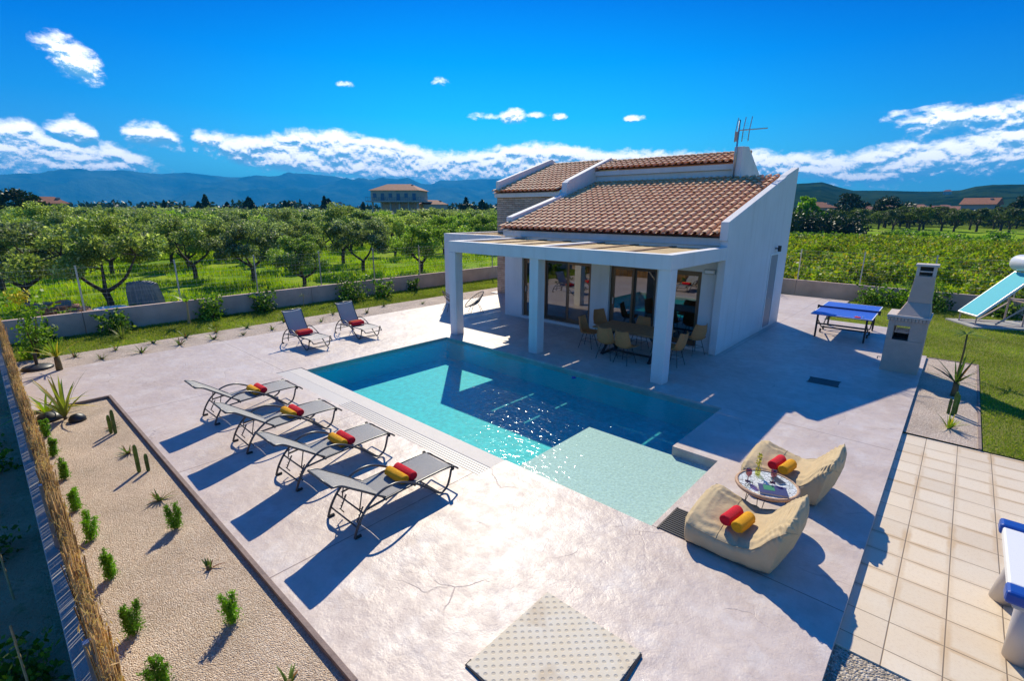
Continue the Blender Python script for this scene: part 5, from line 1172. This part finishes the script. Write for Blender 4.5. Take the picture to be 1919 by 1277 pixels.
# yuccas at the left
plant('yucca', 'yucca with long arching yellow-green blades at the corner of the gravel bed', 'yucca', (-11.75, .72, -.05), 20, .95, .036, (.02, .55), 3, 'yucca_leaf', droop=.6, stem=.06)
plant('yucca', 'smaller yucca with stiff upright blades behind, at the far gravel strip', 'yucca', (-15.45, 1.05, -.03), 40, .55, .018, (.1, 1.0), 4, 'yucca_leaf', droop=.25, stem=.35, stem_r=.07)
plant('yucca', 'second clump of yellow-green blades beside the reed fence, left of the corner yucca', 'yucca', (-12.25, .50, -.05), 18, .70, .028, (.15, 1.0), 13, 'yucca_leaf', droop=.8, stem=.04)
for k, (x, y, r) in enumerate([(-11.95, .52, .20), (-11.50, .86, .13)]): MB(); tag(MB().lathe([(r, 0), (r*.98, .05), (r*.7, .11), (0, .14)], 24, (x, y, -.05)).build('boulder', 'pebble', smooth=True), ('large black rounded stone at the foot of the corner yucca', 'smaller black rounded stone right of the corner yucca')[k], 'stone')
yf = make_shrub('flowering_shrub', 'tall loose shrub with yellow flowers in the far left corner', 'shrub', (-17.4, .85, -.05), 90, .36, 1.45, 520, .08, 'lime_leaf', None, 8)
P = np.array([-.1, -.1, 1.6])+rng.normal(0, .10, (160, 3)); V, F = leaves(P, .07, 1.1); fastmesh('blossom', V, F, 'flower', yf)
# gravel bed planting
def shoot(label, loc, seed, H, ns, n=1500):
    t = thing('conifer_shoot', label, 'shrub', loc, seed, 'young conifers planted in the gravel bed'); rs = random.Random(seed); Ps = []; b = MB()
    for k in range(ns):
        a = rs.uniform(0, 6.28); h = H*rs.uniform(.6, 1); dx_, dy_ = math.cos(a)*rs.uniform(.02, .06), math.sin(a)*rs.uniform(.02, .06); m = n//ns; z = rng.uniform(.08, 1, m); sp = .024*(1.15-z*.6)
        Ps.append(np.stack([dx_*(.4+z)+rng.normal(0, 1, m)*sp, dy_*(.4+z)+rng.normal(0, 1, m)*sp, z*h], 1)); b.tube([(dx_*.3, dy_*.3, -.02), (dx_*1.4, dy_*1.4, h*.95)], [.008, .003], 5)
    V, F = leaves(np.concatenate(Ps), .011, 3.6, np.array([[0, 0, .9]])); fastmesh('foliage', V, F, 'shoot_leaf', t); b.build('stem', 'stem', t, fixn=False); return t
GB = -.05
for k, (x, y, H, ns, lab) in enumerate([(-6.5, 1.13, .42, 4, 'bright green young conifer beside the kerb, left of the third lounger shadow'), (-4.48, 1.08, .44, 4, 'bright green young conifer near the kerb, the closest of that row'), (-4.15, .42, .34, 4, 'bright green conifer shoot at the bottom edge beside the reed fence'),
        (-5.0, .42, .36, 4, 'squat conifer shoot beside the fence, second from the bottom'), (-6.03, .42, .38, 4, 'leaning conifer shoot beside the fence, third from the bottom'), (-6.98, .40, .38, 4, 'conifer shoot beside the fence, fourth from the bottom'), (-7.88, .38, .36, 3, 'conifer shoot beside the fence, fifth from the bottom'),
        (-9.0, .38, .34, 3, 'conifer shoot beside the fence, sixth from the bottom'), (-10.0, .36, .34, 3, 'conifer shoot beside the fence, seventh from the bottom'), (-11.0, .40, .36, 3, 'conifer shoot beside the fence nearest the corner yucca')]):
    shoot(lab, (x, y, GB), k+3, H, ns)
def cactus(label, loc, stems):
    t = thing('cactus', label, 'cactus', loc, .4)
    for x, y, h, r in stems:
        b = MB(); V = []; n = 14; pr = [(.7, 0), (1, .12), (1, .45), (1.05, .8), (.8, .95), (.2, 1.0)]
        for rr, z in pr:
            for j in range(n): a = 2*math.pi*j/n; q = r*rr*(1.18 if j % 2 else .82); V.append((x+q*math.cos(a), y+q*math.sin(a), z*h-.02))
        b.v = V; b.f = [(i*n+j, i*n+(j+1) % n, (i+1)*n+(j+1) % n, (i+1)*n+j) for i in range(len(pr)-1) for j in range(n)]+[tuple((len(pr)-1)*n+j for j in range(n))]; b.build('stem', 'cactus', t)
cactus('two-stemmed column cactus in the gravel bed, farther one', (-10.32, 1.21, GB), [(0, 0, .46, .024), (-.08, -.02, .36, .022)]); cactus('two-stemmed column cactus in the gravel bed, nearer one', (-8.46, 1.18, GB), [(0, -.02, .46, .023), (.09, .05, .30, .021)])
cactus('three-stemmed slim cactus in the small border between two spiky plants', (.38, 12.2, -.055), [(0, 0, .5, .028), (.07, .08, .42, .025), (-.05, .05, .34, .022)])
for k, (x, y, n, L, lab) in enumerate([(-10.62, 1.2, 14, .16, 'tiny spiky succulent left of the farther cactus'), (-9.27, 1.19, 18, .20, 'green spiky aloe between the two cacti'), (-7.37, 1.16, 20, .20, 'reddish spiky aloe between nearer cactus and conifer'), (-5.44, 1.16, 9, .14, 'sparse dry tuft in the middle of the gravel bed'), (-3.47, 1.14, 12, .16, 'reddish dry tuft at the bottom edge of the gravel bed')]):
    plant('aloe', lab, 'succulent', (x, y, GB), n, L, .014, (.1, 1.2), 40+k, 'aloe_leaf')
plant('aloe', 'yellow-green spiky plant at the near end of the small border', 'succulent', (.35, 11.35, -.055), 26, .34, .018, (.05, .8), 50, 'yucca_leaf')
plant('yucca', 'dark green yucca with long blades in the small border', 'yucca', (.36, 13.55, -.055), 26, .62, .028, (.1, 1.2), 51, 'aloe_leaf', droop=.2, stem=.30, stem_r=.06)
plant('young_palm', 'tall thin young palm with a leaf tuft on top in the small border', 'palm', (.40, 15.6, -.055), 14, .42, .028, (.7, 1.5), 52, 'shrub_leaf', droop=.5, stem=.98, stem_r=.022)

# ================================================================== THINGS BEHIND THE LEFT WALL
pl = thing('tile_pile', 'pile of old terracotta tiles and slabs behind the left wall', 'tile pile', (-22.6, 1.9, GZ)); b = MB()
for k in range(34):
    q = Matrix.Translation((random.uniform(-.7, .7), random.uniform(-.75, .75), .12+.16*(k//7)+random.uniform(0, .04))) @ Euler((random.uniform(-.15, .15), random.uniform(-.35, .35), random.uniform(-.5, .5))).to_matrix().to_4x4(); b.box((-.22, -.13, -.03), (.22, .13, .03), q)
b.build('tiles', 'tilepile', pl, bevel=.006); MB().box((-.65, -.6, 0), (.65, .6, .3)).build('pallet', 'stonepile', pl, bevel=.02)
ts = thing('sheet_stack', 'rounded grey corrugated sheeting stood on edge behind the tree trunk', 'sheeting', (-23.9, 4.55, GZ), R(48)); b = MB()
V = []; nu, nv = 30, 12
for i in range(nu):
    u = i/(nu-1)*2-1
    for j in range(nv): v = j/(nv-1); V.append((u*.62*(1-.22*v*v), .10*math.cos(u*1.4)+.02*math.cos(i*2.1)-.35*v*.6, 1.12*v*(1-.10*u*u)))
b.grid(V, nu, nv); o = b.build('sheets', 'tarp', ts, smooth=True, fixn=False); md = o.modifiers.new('t', 'SOLIDIFY'); md.thickness = .25
MB().tube([(-.62, .14, .35), (.62, .14, .35)], .012, 6).build('strap', 'steel', ts)
wt = thing('white_sheet', 'white plastic sheet draped over low timber behind the left wall', 'sheet', (-22.7, 3.3, GZ)); V = []
for i in range(24):
    for j in range(14): u, v = i/23*2-1, j/13*2-1; V.append((v*.45, u*.95, .36*(1-abs(u)**3)*(1-abs(v)**3*.6)+.05*noise.noise(Vector((u*3, v*3, 1)))+.12))
MB().grid(V, 24, 14).build('sheet', 'paper', wt, smooth=True); b = MB(); [b.bar((-.3, -.9, .05+.06*k), (.2, .9, .08+.06*k), .08, .06) for k in range(3)]; b.build('timber', 'wood', wt)
bs = thing('branch_heap', 'heap of dry pale branches against the outside of the left wall', 'branches', (-20.9, 1.9, GZ)); b = MB()
for k in range(16): a = random.uniform(-.6, .6); b.tube([(random.uniform(-.3, .3), random.uniform(-.5, .5), .1), (random.uniform(-.3, .3)+a*.3, random.uniform(-.9, .9), random.uniform(.5, 1.1))], [.02, .006], 5)
b.build('branches', 'straw', bs)

# stakes and weeds on the neighbour's dark ground below the fence
for k, (x, y, lab) in enumerate([(-6.6, -.30, 'thin dry cane leaning near the outside of the reed fence, upper one'), (-4.55, -.26, 'thin dry cane leaning near the outside of the reed fence, lower one')]):
    tag(MB().tube([(x, y, -.2), (x-.35, y-.02, .62)], [.010, .007], 6).build('cane', 'straw'), lab, 'cane')
for k, (x, y, r) in enumerate([(-9.5, -.75, .5), (-7.6, -.55, .4), (-5.6, -.85, .45), (-11.5, -.6, .45), (-6.9, -1.5, .6), (-5.2, -.35, .25), (-8.6, -1.6, .6), (-4.6, -1.2, .4), (-13.5, -.6, .5), (-10.4, -.35, .3)]):
    make_shrub('weed', 'low dark weed growing on the soil outside the reed fence', 'weed', (x, y, -.2), 120+k, r, .35, 420, .05, 'shrub_leaf', 'weeds outside the reed fence', 3)
for k, (x, y, r) in enumerate([(-10.2, -.95, .22), (-8.4, -.9, .28), (-12.4, -1.0, .3), (-6.4, -1.1, .18)]):
    V = []; n = 14
    for i in range(n):
        for j in range(10): th = math.pi*j/9; ph = 2*math.pi*i/n; p = Vector((math.sin(th)*math.cos(ph), math.sin(th)*math.sin(ph), math.cos(th)*.6)); p *= r*(1+.25*noise.noise(p*2+Vector((k, 0, 0)))); V.append((x+p.x, y+p.y, p.z-.12))
    b = MB(); b.v = V; b.f = [(i*10+j, ((i+1) % n)*10+j, ((i+1) % n)*10+j+1, i*10+j+1) for i in range(n) for j in range(9)]; tag(b.build('rock', 'stonepile', smooth=True, merge=True), 'rough grey rock on the soil outside the reed fence', 'rock', 'rocks outside the reed fence')

# ================================================================== FAR BUILDINGS
def far_house(label, a, d, w, dp, z0, h, rh, rz=0, wall='farwall', name='far_house', stilts=False, gable=False, nwin=4, over=.5):
    th = R(YAW-a); t = thing(name, label, 'house', (d*math.cos(th), d*math.sin(th), GZ), th+math.pi/2+rz)
    # local: x along the facade, -y... +y side faces the camera
    MB().box((-w/2, -dp/2, z0), (w/2, dp/2, z0+h)).build('wall', wall, t)
    z1 = z0+h; o_ = over; A = [(-w/2-o_, -dp/2-o_, z1), (w/2+o_, -dp/2-o_, z1), (w/2+o_, dp/2+o_, z1), (-w/2-o_, dp/2+o_, z1)]; k = (w/2-dp/2*.75) if not gable else w/2+o_; k = max(k, .3)
    rf = MB().add(A+[(-k, 0, z1+rh), (k, 0, z1+rh)], [(0, 3, 2, 1), (0, 1, 5, 4), (2, 3, 4, 5), (1, 2, 5), (3, 0, 4)]).build('roof', 'terra', t)
    if h > 2.2:
        for i in range(nwin):
            x = -w/2+w*(i+.5)/nwin; hh = 1.2 if i % 2 else 1.9; zb = z0+(.9 if i % 2 else .2)
            for sy in (1, -1): MB().box((x-.5, sy*(dp/2+.002), zb), (x+.5, sy*(dp/2+.06), zb+hh)).build('shutter', 'shutter', t)
    if stilts:
        for x in np.linspace(-w/2+.3, w/2-.3, 6):
            for y in (-dp/2+.3, dp/2-.3): MB().box((x-.22, y-.22, 0), (x+.22, y+.22, z0-.3)).build('column', 'concrete', t)
        MB().box((-w/2-1.2, -dp/2-1.2, z0-.3), (w/2+1.2, dp/2+1.2, z0-.002)).build('floor_slab', 'concrete', t); MB().box((-w/2+2, -dp/2+2.2, 0), (w/2-2, dp/2-2.2, z0-.301)).build('ground_floor', 'farpink', t)
        b = MB()
        for x in np.linspace(-w/2-1.1, w/2+1.1, 26): b.box((x-.03, dp/2+1.1, z0), (x+.03, dp/2+1.16, z0+.95))
        b.box((-w/2-1.15, dp/2+1.08, z0+.95), (w/2+1.15, dp/2+1.18, z0+1.02)); b.build('balustrade', 'shutter', t)
    MB().box((-w*.3-.3, .4, z1), (-w*.3+.3, 1.0, z1+rh*.9)).build('chimney', 'farpink', rf); return t
far_house('cream villa on tall stilts with a red hipped roof above the grove', -12.4, 154, 14.0, 9, 6.6, 2.9, 1.9, rz=-.35, stilts=True, name='stilt_house', nwin=6)
far_house('small low house with a red and white roof right of the stilt villa', -8.9, 158, 7.5, 6, 4.3, 1.5, 1.3, rz=.3, over=.3)
far_house('dark half-hidden house with a hipped roof above the trees at far left', -42.3, 136, 5.6, 4.5, 2.6, 2.4, 1.3, wall='farpink')
far_house('pink hipped-roof house beyond the vineyard, nearest on the right', 30.9, 165, 6.4, 6, .0, 5.2, 1.5, rz=.3, wall='farpink')
far_house('long red-roofed barn at the right edge below the wooded hill', 42.5, 205, 7.5, 6, 3.0, 3.4, 1.9, rz=-.25, wall='farpink', gable=True)
VH = [(36.9, 330, 16, 3.5, 'terra-roofed long house in the village, leftmost'), (38.6, 420, 9, 5, 'small white village house in the middle'), (39.6, 400, 10, 4, 'white village house under the dark trees'), (40.2, 440, 9, 5, 'white village house with a grey side'), (40.9, 380, 12, 3.5, 'wide low pale village house'), (38.0, 460, 9, 5, 'pale village house half behind trees'), (34.9, 300, 7, 3, 'low tan shed left of the village')]
for a, d, w, h, lab in VH: far_house(lab, a, d, w, 8, 2.2, h, 2.0, rz=random.uniform(-.4, .4), nwin=2)
far_house('white house on the saddle of the hills above the village', 40.2, 1000, 10, 7, 30, 5, 2.5, nwin=2)
far_house('small pale house near the right edge beside the barn', 45.3, 330, 10, 8, 4, 4, 2, nwin=2)
hb2 = tag(MB().tube([(R_*math.cos(R(YAW-32.5)), R_*math.sin(R(YAW-32.5)), -.1) for R_ in (150, 168)], 3.0, 8).build('earth_mound', 'gravel_warm'), 'pale bare earth mound right of the pink house', 'mound')

# prototypes that found no place are dropped
for o in [o for o in scene.objects if o.get('label') == 'x']:
    for c in list(o.children_recursive) + [o]: bpy.data.objects.remove(c, do_unlink=True)
# ================================================================== AIR
hz = bpy.data.materials.new('haze_volume'); hz.use_nodes = True; N = NT(hz.node_tree); N.n.clear(); out = N.new('ShaderNodeOutputMaterial'); pv = N.new('ShaderNodeVolumePrincipled')
pv.inputs['Color'].default_value = (.02, .45, 1, 1); pv.inputs['Density'].default_value = HAZE = 1.8e-4; pv.inputs['Anisotropy'].default_value = .0
N.l.new(pv.outputs[0], out.inputs['Volume'])
hzo = MB().box((-8900, -8900, -2.5), (8900, 8900, 470)).build('haze', hz); tag(hzo, 'blue distance haze filling the air over the plain', 'haze', kind='stuff')
